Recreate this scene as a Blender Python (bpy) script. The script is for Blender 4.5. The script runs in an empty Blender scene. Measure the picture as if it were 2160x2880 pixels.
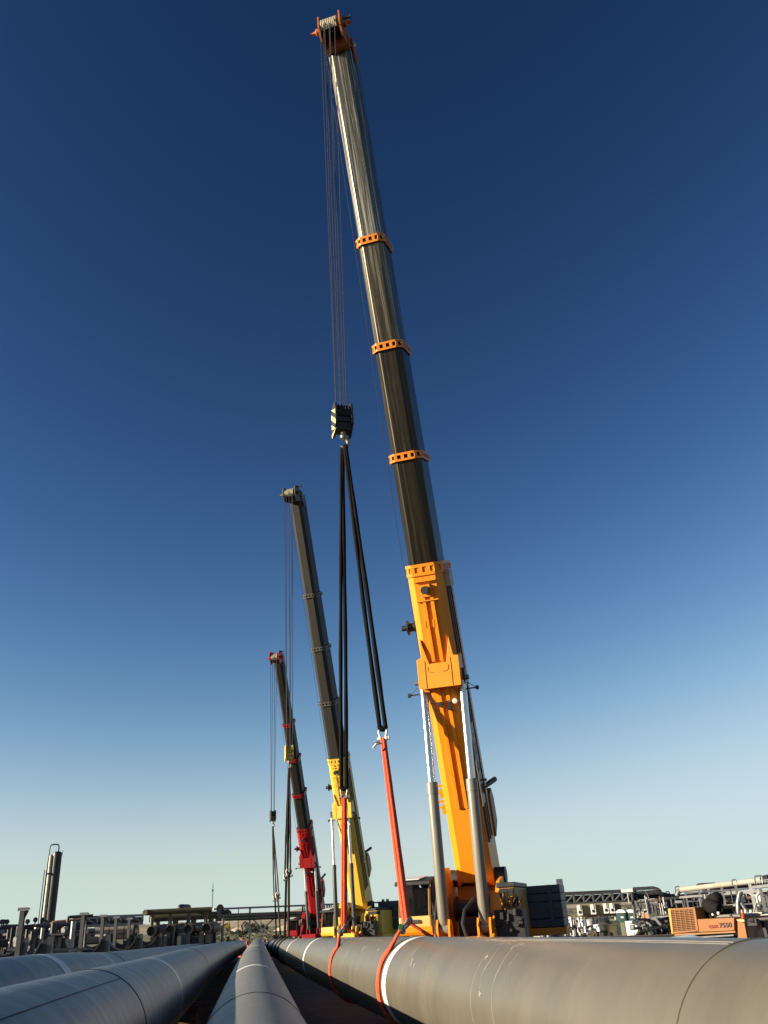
import bpy, math, random
from mathutils import Vector as V, Matrix
from math import sin, cos, tan, atan, atan2, pi, radians as RAD, sqrt, hypot, acos
random.seed(7)
S = bpy.context.scene
COL = S.collection

# ------------------------------------------------------------------ camera
F, CX, CY = 2300.0, 1080.0, 1440.0          # focal length and centre in photo pixels (2160 x 2880)
ROLL = RAD(3.434); PITCH = RAD(26.288); HEAD = RAD(9.807)
fwd = V((sin(HEAD)*cos(PITCH), cos(HEAD)*cos(PITCH), sin(PITCH)))
r0 = V((cos(HEAD), -sin(HEAD), 0)); u0 = r0.cross(fwd)
CU = cos(ROLL)*r0 - sin(ROLL)*u0
CV = sin(ROLL)*r0 + cos(ROLL)*u0
cam = bpy.data.cameras.new('camera'); camo = bpy.data.objects.new('camera', cam); COL.objects.link(camo)
m = Matrix((CU, CV, -fwd)).transposed().to_4x4()
camo.matrix_world = m
cam.sensor_fit = 'VERTICAL'; cam.sensor_height = 36.0; cam.sensor_width = 27.0
cam.lens = F/2880*36.0
cam.clip_start = 0.05; cam.clip_end = 8000
S.camera = camo

# ------------------------------------------------------------------ sky, sun, exposure
SUN_AZ, SUN_EL = RAD(-96), RAD(14.5)        # azimuth from +Y (along the pipes), clockwise
sdir = V((sin(SUN_AZ)*cos(SUN_EL), cos(SUN_AZ)*cos(SUN_EL), sin(SUN_EL)))
w = bpy.data.worlds.new('World'); S.world = w; w.use_nodes = True
nt = w.node_tree; bg = nt.nodes['Background']
sk = nt.nodes.new('ShaderNodeTexSky'); sk.sky_type = 'NISHITA'; sk.sun_disc = False
sk.sun_elevation = SUN_EL; sk.sun_rotation = SUN_AZ
sk.altitude = 1000; sk.air_density = 1.0; sk.dust_density = 0.1; sk.ozone_density = 4.0
# the camera's deep contrasty grading of the sky, per channel
sp = nt.nodes.new('ShaderNodeSeparateColor'); cb_ = nt.nodes.new('ShaderNodeCombineColor'); nt.links.new(sk.outputs[0], sp.inputs[0])
SKY_K = 0.72
for ch, (g_, a_, mx_) in enumerate(((2.4, 43.0, 0.61), (2.1, 9.5, 0.785), (2.0, 4.45, 0.90))):
    def mth(op, a, b=None):
        q_ = nt.nodes.new('ShaderNodeMath'); q_.operation = op
        for k_, v_ in enumerate((a, b)):
            if v_ is None: continue
            if isinstance(v_, (int, float)): q_.inputs[k_].default_value = v_
            else: nt.links.new(v_, q_.inputs[k_])
        return q_.outputs[0]
    y_ = mth('MULTIPLY', mth('POWER', mth('MULTIPLY', sp.outputs[ch], 0.1), g_), a_)
    out_ = mth('DIVIDE', y_, mth('SQRT', mth('ADD', mth('POWER', mth('DIVIDE', y_, mx_), 2.0), 1.0)))      # soft shoulder
    out_ = mth('MULTIPLY', out_, 10*SKY_K)
    if ch == 2:      # keep the horizon pale instead of yellow
        k1 = nt.nodes.new('ShaderNodeMath'); k1.operation = 'MULTIPLY'; k1.inputs[1].default_value = 0.93
        k2 = nt.nodes.new('ShaderNodeMath'); k2.operation = 'MAXIMUM'
        nt.links.new(cb_.inputs[1].links[0].from_socket, k1.inputs[0]); nt.links.new(k1.outputs[0], k2.inputs[0]); nt.links.new(out_, k2.inputs[1]); out_ = k2.outputs[0]
    nt.links.new(out_, cb_.inputs[ch])
nt.links.new(cb_.outputs[0], bg.inputs[0]); bg.inputs[1].default_value = 0.05
sl = bpy.data.lights.new('sun', 'SUN'); sl.energy = 5.0; sl.angle = RAD(0.53); sl.color = (1.0, 0.86, 0.66)
so = bpy.data.objects.new('sun', sl); COL.objects.link(so)
so.rotation_euler = sdir.to_track_quat('Z', 'Y').to_euler(); so.location = sdir*60
S.view_settings.view_transform = 'Standard'; S.view_settings.look = 'None'
S.view_settings.exposure = 1.48; S.view_settings.gamma = 1.0
S.cycles.max_bounces = 6; S.cycles.transparent_max_bounces = 8

# ------------------------------------------------------------------ pixel -> place helpers
def ray(x, y):
    return (fwd + CU*((x-CX)/F) - CV*((y-CY)/F)).normalized()
def at(x, y, Y=None, X=None, Z=None, R=None):
    d = ray(x, y)
    if Y is not None: return d*(Y/d.y)
    if X is not None: return d*(X/d.x)
    if Z is not None: return d*(Z/d.z)
    return d*(R/hypot(d.x, d.y))
def px(p):
    z = p.dot(fwd); return CX + F*p.dot(CU)/z, CY - F*p.dot(CV)/z
def gz(p_or_y):
    "height of the yard under a point (the site falls gently away from the camera)"
    y = p_or_y if isinstance(p_or_y, (int, float)) else p_or_y.y
    return -2.12 - 0.0105*max(0, min(y, 75))

# ------------------------------------------------------------------ materials
MATS = {}; ALB = 0.68
def mat(name, col, rough=0.5, metal=0.0, var=0.12, scale=2.0, col2=None, amt=0.0, s2=1.2, stretch=None, bump=0.0, bscale=20.0, spec=0.5, emis=None, coat=0.0):
    if name in MATS: return MATS[name]
    if metal < 0.9: col = tuple(c*ALB for c in col); col2 = tuple(c*ALB for c in col2) if col2 else None
    m = bpy.data.materials.new(name); m.use_nodes = True; t = m.node_tree; N = t.nodes; L = t.links
    b = N['Principled BSDF']
    tc = N.new('ShaderNodeTexCoord'); mp = N.new('ShaderNodeMapping'); L.new(tc.outputs['Object'], mp.inputs[0])
    if stretch: mp.inputs['Scale'].default_value = stretch
    n1 = N.new('ShaderNodeTexNoise'); n1.inputs['Scale'].default_value = scale; n1.inputs['Detail'].default_value = 6; n1.inputs['Roughness'].default_value = 0.65
    L.new(mp.outputs[0], n1.inputs['Vector'])
    r1 = N.new('ShaderNodeValToRGB'); e = r1.color_ramp.elements
    e[0].position = 0.3; e[1].position = 0.7
    e[0].color = tuple(c*(1-var) for c in col)+(1,); e[1].color = tuple(min(1, c*(1+var)) for c in col)+(1,)
    L.new(n1.outputs[0], r1.inputs[0]); out = r1.outputs[0]
    if col2:
        n2 = N.new('ShaderNodeTexNoise'); n2.inputs['Scale'].default_value = s2; n2.inputs['Detail'].default_value = 8; n2.inputs['Roughness'].default_value = 0.7
        L.new(mp.outputs[0], n2.inputs['Vector'])
        r2 = N.new('ShaderNodeValToRGB'); r2.color_ramp.elements[0].position = 0.62-amt*0.35; r2.color_ramp.elements[1].position = 0.8-amt*0.2
        L.new(n2.outputs[0], r2.inputs[0])
        mx = N.new('ShaderNodeMix'); mx.data_type = 'RGBA'
        L.new(r2.outputs[0], mx.inputs[0]); L.new(out, mx.inputs[6]); mx.inputs[7].default_value = tuple(col2)+(1,)
        out = mx.outputs[2]
    L.new(out, b.inputs['Base Color'])
    b.inputs['Roughness'].default_value = rough; b.inputs['Metallic'].default_value = metal
    b.inputs['Specular IOR Level'].default_value = spec
    mr = N.new('ShaderNodeMapRange'); mr.inputs[3].default_value = max(0.02, rough-0.1); mr.inputs[4].default_value = min(1, rough+0.1)
    L.new(n1.outputs[0], mr.inputs[0]); L.new(mr.outputs[0], b.inputs['Roughness'])
    if coat: b.inputs['Coat Weight'].default_value = coat; b.inputs['Coat Roughness'].default_value = 0.15
    if bump:
        n3 = N.new('ShaderNodeTexNoise'); n3.inputs['Scale'].default_value = bscale; n3.inputs['Detail'].default_value = 4
        L.new(mp.outputs[0], n3.inputs['Vector'])
        bp = N.new('ShaderNodeBump'); bp.inputs['Strength'].default_value = bump; bp.inputs['Distance'].default_value = 0.02
        L.new(n3.outputs[0], bp.inputs['Height']); L.new(bp.outputs[0], b.inputs['Normal'])
    MATS[name] = m; return m
def glass(name, col=(0.03, 0.035, 0.04), a=0.06):
    if name in MATS: return MATS[name]
    m = bpy.data.materials.new(name); m.use_nodes = True; b = m.node_tree.nodes['Principled BSDF']
    b.inputs['Base Color'].default_value = tuple(col)+(1,); b.inputs['Roughness'].default_value = 0.06; b.inputs['Alpha'].default_value = a
    b.inputs['Specular IOR Level'].default_value = 0.25
    MATS[name] = m; return m

# ------------------------------------------------------------------ mesh builder
ORG = {}; ROT = {}
class MB:
    def __init__(s): s.v = []; s.f = []
    def add(s, vs, fs):
        o = len(s.v); s.v += [V(p) for p in vs]; s.f += [tuple(i+o for i in f) for f in fs]; return s
    def box(s, c, size, ax=None):
        c = V(c); ex, ey, ez = ax or (V((1,0,0)), V((0,1,0)), V((0,0,1)))
        a, b, d = [q/2 for q in size]
        vs = [c+ex*(i*a)+ey*(j*b)+ez*(k*d) for i in (-1,1) for j in (-1,1) for k in (-1,1)]
        return s.add(vs, [(0,1,3,2),(4,6,7,5),(0,4,5,1),(2,3,7,6),(0,2,6,4),(1,5,7,3)])
    def bar(s, p, q, wd, dp=None, up=None):
        p, q = V(p), V(q); dp = dp or wd; e = (q-p); l = e.length; e.normalize()
        up = V(up) if up else (V((0,0,1)) if abs(e.z) < 0.95 else V((0,1,0)))
        x = e.cross(up).normalized(); y = x.cross(e)
        return s.box((p+q)/2, (wd, dp, l), (x, y, e))
    def ring_loft(s, rings, cap=True, closed=False):
        n = len(rings[0]); o = len(s.v)
        for r in rings: s.v += [V(p) for p in r]
        k = len(rings); fs = []
        for i in range(k if closed else k-1):
            a = o+i*n; b = o+((i+1) % k)*n
            for j in range(n): fs.append((a+j, a+(j+1) % n, b+(j+1) % n, b+j))
        if cap and not closed:
            fs.append(tuple(o+j for j in reversed(range(n)))); fs.append(tuple(o+(k-1)*n+j for j in range(n)))
        s.f += fs; return s
    def tube(s, pts, r, n=8, closed=False, cap=True):
        pts = [V(p) for p in pts]; k = len(pts)
        rs = r if isinstance(r, (list, tuple)) else [r]*k
        T = []
        for i in range(k):
            a = pts[(i-1) % k] if (closed or i) else pts[i]; b = pts[(i+1) % k] if (closed or i < k-1) else pts[i]
            T.append((b-a).normalized())
        x = T[0].orthogonal().normalized(); rings = []
        for i in range(k):
            x = (x - T[i]*x.dot(T[i]));
            x = x.normalized() if x.length > 1e-6 else T[i].orthogonal().normalized()
            y = T[i].cross(x)
            rings.append([pts[i]+(x*cos(2*pi*j/n)+y*sin(2*pi*j/n))*rs[i] for j in range(n)])
        return s.ring_loft(rings, cap, closed)
    def cyl(s, p, q, r, n=12, r2=None):
        return s.tube([p, q], [r, r if r2 is None else r2], n)
    def lathe(s, prof, o, axis=(0,0,1), n=20):
        o = V(o); a = V(axis).normalized(); x = a.orthogonal().normalized(); y = a.cross(x)
        return s.ring_loft([[o+a*h+(x*cos(2*pi*j/n)+y*sin(2*pi*j/n))*max(r, 1e-4) for j in range(n)] for r, h in prof])
    def prism(s, poly, o, ex, ey, ez, d0, d1):
        "polygon (in ex, ey) extruded along ez from d0 to d1"
        o, ex, ey, ez = V(o), V(ex), V(ey), V(ez)
        return s.ring_loft([[o+ex*a+ey*b+ez*d for a, b in poly] for d in (d0, d1)])
    def build(s, name, material, parent=None, loc=None, smooth=35, bevel=0.0, seg=2):
        org = ORG[parent.name] if parent else V(loc if loc is not None else (0,0,0))
        me = bpy.data.meshes.new(name); me.from_pydata([p-org for p in s.v], [], s.f)
        import bmesh
        bm = bmesh.new(); bm.from_mesh(me); bmesh.ops.recalc_face_normals(bm, faces=bm.faces); bm.to_mesh(me); bm.free()
        if smooth:
            for p in me.polygons: p.use_smooth = True
            me.set_sharp_from_angle(angle=RAD(smooth))
        o = bpy.data.objects.new(name, me); COL.objects.link(o)
        mats = material if isinstance(material, (list, tuple)) else [material]
        for q in mats: me.materials.append(q)
        if parent:
            o.parent = parent
            if parent.name in ROT: me.transform(ROT[parent.name].inverted()); ROT[o.name] = ROT[parent.name]
        else: o.location = org
        ORG[o.name] = org
        if bevel:
            bv = o.modifiers.new('bevel', 'BEVEL'); bv.width = bevel; bv.segments = seg; bv.limit_method = 'ANGLE'; bv.angle_limit = RAD(40); bv.harden_normals = True
        return o
def tag(o, label, cat, group=None):
    o['label'] = label; o['category'] = cat
    if group: o['group'] = group
    return o
def struct(o, kind='structure'): o['kind'] = kind; return o
def thing(name, loc, label, cat, group=None):
    e = bpy.data.objects.new(name, None); COL.objects.link(e); e.location = V(loc); e.empty_display_size = 0.3
    ORG[e.name] = V(loc); return tag(e, label, cat, group)
def copy_tree(o, parent=None):
    c = o.copy(); COL.objects.link(c)
    if parent: c.parent = parent
    for ch in list(o.children): copy_tree(ch, c)
    return c
def fillet(poly, r, n=4):
    out = []; k = len(poly)
    for i in range(k):
        p = V(poly[i]).to_2d(); a = (V(poly[i-1]).to_2d()-p); b = (V(poly[(i+1) % k]).to_2d()-p)
        la, lb = a.length, b.length; a.normalize(); b.normalize()
        ang = acos(max(-1, min(1, a.dot(b)))); d = min(r/tan(ang/2), la*0.45, lb*0.45)
        p0, p1 = p+a*d, p+b*d
        for j in range(n+1):
            t = j/n; q = p0*(1-t)**2 + p*2*t*(1-t) + p1*t*t; out.append((q.x, q.y))
    return out
def text_on(txt, o, ex, ey, size, depth, material, name, parent, align='LEFT', bold=0.0):
    "raised lettering as mesh in the plane (ex, ey)"
    cu = bpy.data.curves.new('lettering', 'FONT'); cu.body = txt; cu.size = size; cu.extrude = depth; cu.align_x = align; cu.offset = bold; cu.resolution_u = 3
    to = bpy.data.objects.new('lettering_tmp', cu); COL.objects.link(to)
    dg = bpy.context.evaluated_depsgraph_get(); me = bpy.data.meshes.new_from_object(to.evaluated_get(dg))
    bpy.data.objects.remove(to)
    ex, ey = V(ex).normalized(), V(ey).normalized(); ez = ex.cross(ey)
    M = Matrix((ex, ey, ez)).transposed().to_4x4(); M.translation = V(o) - ORG[parent.name]
    me.transform(M); me.name = name; me.materials.clear(); me.materials.append(material)
    ob = bpy.data.objects.new(name, me); COL.objects.link(ob); ob.parent = parent; ORG[ob.name] = ORG[parent.name]
    return ob
def interp(tbl, y):
    for (a, b) in zip(tbl, tbl[1:]):
        if y <= b[0]:
            t = (y-a[0])/(b[0]-a[0]); t = max(0, t) if y < tbl[0][0] else t
            return [p+(q-p)*t for p, q in zip(a[1:], b[1:])]
    return list(tbl[-1][1:])
def smooth_tbl(tbl, y):
    "catmull-rom through (y, x, z) control points"
    k = len(tbl)
    for i in range(k-1):
        if y <= tbl[i+1][0] or i == k-2:
            p1, p2 = tbl[i], tbl[i+1]; h = p2[0]-p1[0]; t = (y-p1[0])/h
            p0 = tbl[i-1] if i else p1; p3 = tbl[i+2] if i < k-2 else p2
            out = []
            for c in range(1, len(p1)):
                m1 = (p2[c]-p0[c])/max(1e-6, p2[0]-p0[0])*h; m2 = (p3[c]-p1[c])/max(1e-6, p3[0]-p1[0])*h
                out.append((2*t**3-3*t*t+1)*p1[c]+(t**3-2*t*t+t)*m1+(-2*t**3+3*t*t)*p2[c]+(t**3-t*t)*m2)
            return out
# ------------------------------------------------------------------ palette
STEEL_D = mat('dark_steel', (0.045, 0.047, 0.05), 0.5, 0.3, 0.3, 3)
STEEL_G = mat('galvanised_steel', (0.22, 0.225, 0.225), 0.45, 0.5, 0.2, 5)
STEEL_L = mat('pale_steel', (0.42, 0.42, 0.40), 0.45, 0.2, 0.15, 4)
BLACK = mat('black_rubber', (0.012, 0.012, 0.013), 0.55, 0, 0.3, 4)
WHITE = mat('white_paint', (0.78, 0.77, 0.73), 0.4, 0, 0.06, 3, (0.5, 0.46, 0.38), 0.1)
OLIVE = mat('olive_paint', (0.085, 0.072, 0.036), 0.5, 0, 0.15, 2, (0.11, 0.09, 0.05), 0.3)
KHAKI = mat('khaki_paint', (0.26, 0.215, 0.115), 0.5, 0, 0.08, 2, (0.2, 0.16, 0.09), 0.2)
BEIGE = mat('beige_paint', (0.50, 0.44, 0.34), 0.5, 0, 0.08, 1.5, (0.36, 0.29, 0.2), 0.15)
GREEN = mat('green_plastic', (0.012, 0.085, 0.062), 0.4, 0, 0.15, 3)
RED = mat('red_polyester', (0.85, 0.085, 0.022), 0.8, 0, 0.2, 9, (0.5, 0.04, 0.015), 0.25, 14, bump=0.4, bscale=60)
BLK_SLING = mat('black_sling_cover', (0.009, 0.009, 0.010), 0.85, 0, 0.35, 6, bump=0.3, bscale=40, spec=0.08)
BRN_SLING = mat('brown_sling_cover', (0.045, 0.032, 0.022), 0.85, 0, 0.35, 6, spec=0.1)
ROPE = mat('wire_rope', (0.10, 0.095, 0.09), 0.45, 0.6, 0.3, 30)
ROPE_PALE = mat('greased_pale_rope', (0.62, 0.55, 0.40), 0.5, 0.2, 0.3, 30)
CHROME = mat('chrome_rod', (0.50, 0.50, 0.48), 0.26, 1.0, 0.06, 2)
TIMBER = mat('timber', (0.33, 0.22, 0.11), 0.7, 0, 0.25, 4, stretch=(1, 8, 8), bump=0.3)
GLASS = glass('cab_glass')

# ------------------------------------------------------------------ ground, hills
def vnoise(x, y, s):
    return (sin(x*1.7*s+y*0.6*s)+sin(y*2.3*s-x*0.9*s+1.3)+sin((x+y)*3.1*s+0.4)*0.5)/2.5
g = MB(); xs = [-1500, -900, -500, -300, -180, -120, -80]+[-60+i*3 for i in range(44)]+[75, 90, 120, 180, 300, 500, 900, 1500]
ys = [-80, -40]+[-20+i*3 for i in range(50)]+[135, 150, 170, 190, 215, 245, 280, 320, 370, 430, 500, 600, 750, 1000, 1500, 2500, 5000]
def gh(x, y):
    z = gz(y) + 0.04*vnoise(x, y, 0.8)
    if y > 75: z += 0.25*vnoise(x, y, 0.05)*min(1, (y-75)/60)
    if y > 240: z += min(1, (y-240)/300)*1.6 + 0.5*vnoise(x, y, 0.02)
    return z
for y in ys:
    for x in xs: g.v.append(V((x, y, gh(x, y))))
n = len(xs)
for j in range(len(ys)-1):
    for i in range(n-1): g.f.append((j*n+i, j*n+i+1, (j+1)*n+i+1, (j+1)*n+i))
gm = bpy.data.materials.new('yard_soil'); gm.use_nodes = True; t = gm.node_tree; N = t.nodes; L = t.links; b = N['Principled BSDF']
tc = N.new('ShaderNodeTexCoord'); sx = N.new('ShaderNodeSeparateXYZ'); L.new(tc.outputs['Object'], sx.inputs[0])
def noise(sc, det=6):
    q = N.new('ShaderNodeTexNoise'); q.inputs['Scale'].default_value = sc; q.inputs['Detail'].default_value = det; L.new(tc.outputs['Object'], q.inputs['Vector']); return q.outputs[0]
def ramp(src, stops):
    q = N.new('ShaderNodeValToRGB'); e = q.color_ramp.elements
    while len(e) < len(stops): e.new(0.5)
    for k, (p, c) in enumerate(stops): e[k].position = p; e[k].color = tuple(c)+(1,)
    L.new(src, q.inputs[0]); return q.outputs[0]
def mixc(f, a, c):
    q = N.new('ShaderNodeMix'); q.data_type = 'RGBA'; L.new(f, q.inputs[0]); L.new(a, q.inputs[6]); L.new(c, q.inputs[7]); return q.outputs[2]
dirt = ramp(noise(1.3, 10), [(0.3, (0.035, 0.026, 0.018)), (0.55, (0.06, 0.046, 0.032)), (0.75, (0.10, 0.08, 0.058))])
grass = ramp(noise(0.12, 10), [(0.32, (0.03, 0.04, 0.013)), (0.5, (0.065, 0.065, 0.024)), (0.64, (0.13, 0.11, 0.05)), (0.8, (0.22, 0.175, 0.11))])
mr = N.new('ShaderNodeMapRange'); mr.inputs[1].default_value = 85; mr.inputs[2].default_value = 130; L.new(sx.outputs[1], mr.inputs[0])
L.new(mixc(mr.outputs[0], dirt, grass), b.inputs['Base Color']); b.inputs['Roughness'].default_value = 0.95
bp = N.new('ShaderNodeBump'); bp.inputs['Strength'].default_value = 0.6; bp.inputs['Distance'].default_value = 0.06; L.new(noise(6, 8), bp.inputs['Height']); L.new(bp.outputs[0], b.inputs['Normal'])
struct(g.build('ground', gm))
# unseen bank added left of the pipes to stop low sun beneath them
bk = MB(); yy = [-15+i*1.5 for i in range(85)]
for y in yy:
    z0 = gz(y); tp = -1.12-0.0105*max(0, min(y, 75))+0.05*vnoise(0, y, 2.1)
    bk.v += [V((-6.3, y, z0-0.15)), V((-5.2+0.1*vnoise(1, y, 3), y, (z0+tp)/2+0.08*vnoise(2, y, 4))), V((-4.75, y, tp)), V((-4.35+0.05*vnoise(4, y, 5), y, tp-0.03)), V((-4.0, y, (z0+tp)/2)), V((-3.6, y, z0-0.15))]
for j in range(len(yy)-1):
    for i in range(5): bk.f.append((j*6+i, j*6+i+1, j*6+i+7, j*6+i+6))
struct(bk.build('sun_block_bank', gm))

# ------------------------------------------------------------------ the four big pipes
PR = 0.6
def coating(name, col, dust, amt, rough=0.34, st=(0.7, 1.6, 0.7)):
    m = mat(name, col, rough, 0, 0.10, 1.2, dust, amt, 1.1, stretch=st, spec=0.4, bump=0.06, bscale=45)
    return m
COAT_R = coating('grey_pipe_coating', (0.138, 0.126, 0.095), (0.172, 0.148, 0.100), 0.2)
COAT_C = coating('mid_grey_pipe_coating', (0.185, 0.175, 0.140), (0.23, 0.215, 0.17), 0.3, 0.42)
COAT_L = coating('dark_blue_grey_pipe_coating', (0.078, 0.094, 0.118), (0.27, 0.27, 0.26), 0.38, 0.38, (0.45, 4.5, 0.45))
TAPE = mat('white_marking_band', (0.82, 0.80, 0.74), 0.45, 0, 0.05, 3)
SILVER = mat('silver_field_joint', (0.42, 0.42, 0.41), 0.32, 0.45, 0.2, 6)
SEAM = mat('weld_seam', (0.05, 0.048, 0.045), 0.6, 0.2, 0.3, 9)
SEAM_F = mat('faint_weld_seam', (0.10, 0.088, 0.066), 0.6, 0, 0.3, 9)
SCUFF = mat('bare_scratch', (0.62, 0.60, 0.52), 0.5, 0, 0.1, 9)
PIPES = {
 'R':  [(-6, 2.80, -0.80), (4.5, 2.66, -0.81), (8.5, 2.56, -0.845), (13.5, 2.44, -0.893), (20, 2.27, -0.965), (28, 2.12, -1.07), (40, 2.05, -1.25), (52, 2.06, -1.42), (68, 2.02, -1.64), (82, 1.75, -1.95), (96, 1.3, -2.35)],
 'C':  [(-6, 0.05, -1.20), (5, 0.05, -1.22), (17, 0.08, -1.25), (30, 0.15, -1.30), (50, 0.32, -1.45), (70, 0.5, -1.62), (88, 0.66, -1.80)],
 'L1': [(-6, -1.56, -0.85), (5, -1.56, -0.87), (9.5, -1.57, -0.91), (15, -1.62, -0.98), (30, -1.66, -1.12), (50, -1.58, -1.36), (70, -1.30, -1.62), (88, -0.95, -1.85)],
 'L2': [(-6, -3.12, -0.74), (12, -3.12, -0.80), (17, -3.12, -0.87), (20, -3.12, -0.95), (30, -3.1, -1.09), (60, -3.0, -1.50), (88, -2.9, -2.05)],
}
def pc(k, y): x, z = smooth_tbl(PIPES[k], y); return V((x, y, z))
def pframe(k, y):
    a, b_ = pc(k, y-0.05), pc(k, y+0.05); t = (b_-a).normalized(); ex = t.cross(V((0,0,1))).normalized(); return t, ex, ex.cross(t)
def pring(k, y, r, n=72, a0=0, a1=2*pi):
    c = pc(k, y); t, ex, ez = pframe(k, y)
    return [c+(ex*cos(a0+(a1-a0)*j/n)+ez*sin(a0+(a1-a0)*j/n))*r for j in range(n)]
def make_pipe(k, name, label, material, bands):
    y0, y1 = PIPES[k][0][0], PIPES[k][-1][0]
    b = MB(); yy = [y0+(y1-y0)*(i/110)**1.4 for i in range(111)]
    b.ring_loft([pring(k, y, PR) for y in yy], cap=False)
    b.ring_loft([pring(k, y1, PR), pring(k, y1+0.001, PR-0.03), pring(k, y1-3, PR-0.03)], cap=False)
    root = b.build(name, material, loc=pc(k, y0), smooth=50); tag(root, label, 'pipe', 'large steel pipes laid side by side')
    for kind, y, wd in bands:
        q = MB()
        if kind in ('weld', 'faint'):
            q.ring_loft([pring(k, y-wd/2, PR-0.002), pring(k, y-wd/4, PR+0.006), pring(k, y+wd/4, PR+0.006), pring(k, y+wd/2, PR-0.002)], cap=False)
            q.build('weld_seam', SEAM if kind == 'weld' else SEAM_F, root)
        else:
            q.ring_loft([pring(k, y-wd/2, PR-0.002), pring(k, y-wd/2, PR+0.004), pring(k, y+wd/2, PR+0.004), pring(k, y+wd/2, PR-0.002)], cap=False)
            q.build('marking_band' if kind == 'white' else 'field_joint', TAPE if kind == 'white' else SILVER, root)
    return root
PIPE_R = make_pipe('R', 'steel_pipe', 'grey steel pipe with red slings and white bands, lifted in front of the cranes', COAT_R,
   [('faint', 4.55, 0.010), ('white', 13.08, 0.30), ('white', 27.3, 0.4), ('white', 38.5, 0.42), ('white', 51, 0.5), ('white', 66, 0.6), ('weld', 31, 0.02)])
PIPE_C = make_pipe('C', 'steel_pipe', 'sunlit grey steel pipe running straight away from the viewer at the bottom centre', COAT_C,
   [('weld', 9.9, 0.022), ('white', 16.9, 0.42), ('weld', 27, 0.06), ('white', 38, 0.6), ('weld', 6.2, 0.015), ('weld', 58, 0.08)])
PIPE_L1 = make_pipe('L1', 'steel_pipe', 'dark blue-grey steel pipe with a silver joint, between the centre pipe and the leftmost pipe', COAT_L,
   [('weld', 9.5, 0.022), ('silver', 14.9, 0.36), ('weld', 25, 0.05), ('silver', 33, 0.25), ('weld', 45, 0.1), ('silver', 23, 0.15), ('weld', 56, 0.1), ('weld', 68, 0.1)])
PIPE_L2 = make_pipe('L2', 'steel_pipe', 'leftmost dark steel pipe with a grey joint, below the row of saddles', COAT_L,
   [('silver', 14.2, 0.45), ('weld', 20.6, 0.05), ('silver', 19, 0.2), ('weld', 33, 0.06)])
# longitudinal seams and scratches on the near pipes
def along(k, name, mtl, root, ang, ya, yb, wd, n=14, h=0.003, da=0.0):
    q = MB(); rings = []
    for i in range(n+1):
        y = ya+(yb-ya)*i/n; c = pc(k, y); t, ex, ez = pframe(k, y); a = ang+da*i/n; r = []
        for s_, hh in ((-1, -0.002), (-1, h), (1, h), (1, -0.002)):
            aa = a+s_*wd/2/PR; r.append(c+(ex*cos(aa)+ez*sin(aa))*(PR+hh))
        rings.append(r)
    q.ring_loft(rings); return q.build(name, mtl, root)
SEAM_G = mat('longitudinal_seam', (0.24, 0.23, 0.21), 0.5, 0, 0.1, 5)
along('C', 'longitudinal_seam', SEAM_G, PIPE_C, RAD(62), 16.6, 26.9, 0.018)
along('C', 'longitudinal_seam', SEAM, PIPE_C, RAD(40), 1.0, 9.9, 0.006)
along('L1', 'longitudinal_seam', SEAM, PIPE_L1, RAD(58), 2.0, 9.5, 0.006)
along('R', 'longitudinal_seam', SEAM_G, PIPE_R, RAD(104), 4.6, 9.0, 0.01)
along('R', 'longitudinal_seam', SEAM_G, PIPE_R, RAD(101), 4.6, 8.2, 0.007)
rs = random.Random(3)
CHALK = mat('chalky_scuff', (0.34, 0.33, 0.30), 0.7, 0, 0.25, 9)
SCR = []
for i in range(6): a_ = rs.uniform(60, 125); SCR.append(('C', PIPE_C, rs.uniform(5, 24), a_, a_+rs.uniform(2, 16), rs.uniform(0.003, 0.008), rs.uniform(-0.3, 0.3)))
for (kk, root_, ya, a0, a1, wd, dy) in [('R', PIPE_R)+q_ for q_ in [(8.0, 104, 186, 0.005, 0.35), (8.6, 107, 196, 0.004, 0.3), (8.3, 120, 160, 0.006, 0.12), (7.7, 112, 150, 0.004, 0.15), (8.45, 128, 133, 0.02, 0.02), (8.15, 160, 164, 0.024, 0.03),
                             (11.8, 118, 168, 0.008, 0.25), (11.55, 140, 150, 0.02, 0.05), (16.2, 128, 138, 0.03, 0.04), (14.6, 130, 137, 0.028, 0.05), (11.3, 146, 152, 0.018, 0.06), (10.8, 132, 170, 0.004, 0.3), (17.8, 140, 170, 0.01, 0.1), (22.5, 130, 165, 0.01, 0.1), (24.0, 138, 170, 0.012, 0.1), (5.2, 188, 198, 0.006, 0.02), (5.15, 205, 206, 0.008, 0.01)]]+SCR:
    q = MB(); rings = []
    for i in range(13):
        f = i/12; y = ya - dy*f + 0.02*sin(f*9+ya); c = pc(kk, y); t, ex, ez = pframe(kk, y); a = RAD(a0+(a1-a0)*f); r = []
        w2 = wd*(0.4+0.6*sin(pi*min(1, f+0.15)))*rs.uniform(0.6, 1.1)
        for s_, hh in ((-1, -0.002), (-1, 0.0015), (1, 0.0015), (1, -0.002)):
            r.append(c+t*(s_*w2/2)+(ex*cos(a)+ez*sin(a))*(PR+hh))
        rings.append(r)
    q.ring_loft(rings); q.build('scratch', SCUFF if kk == 'R' else CHALK, root_)
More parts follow.
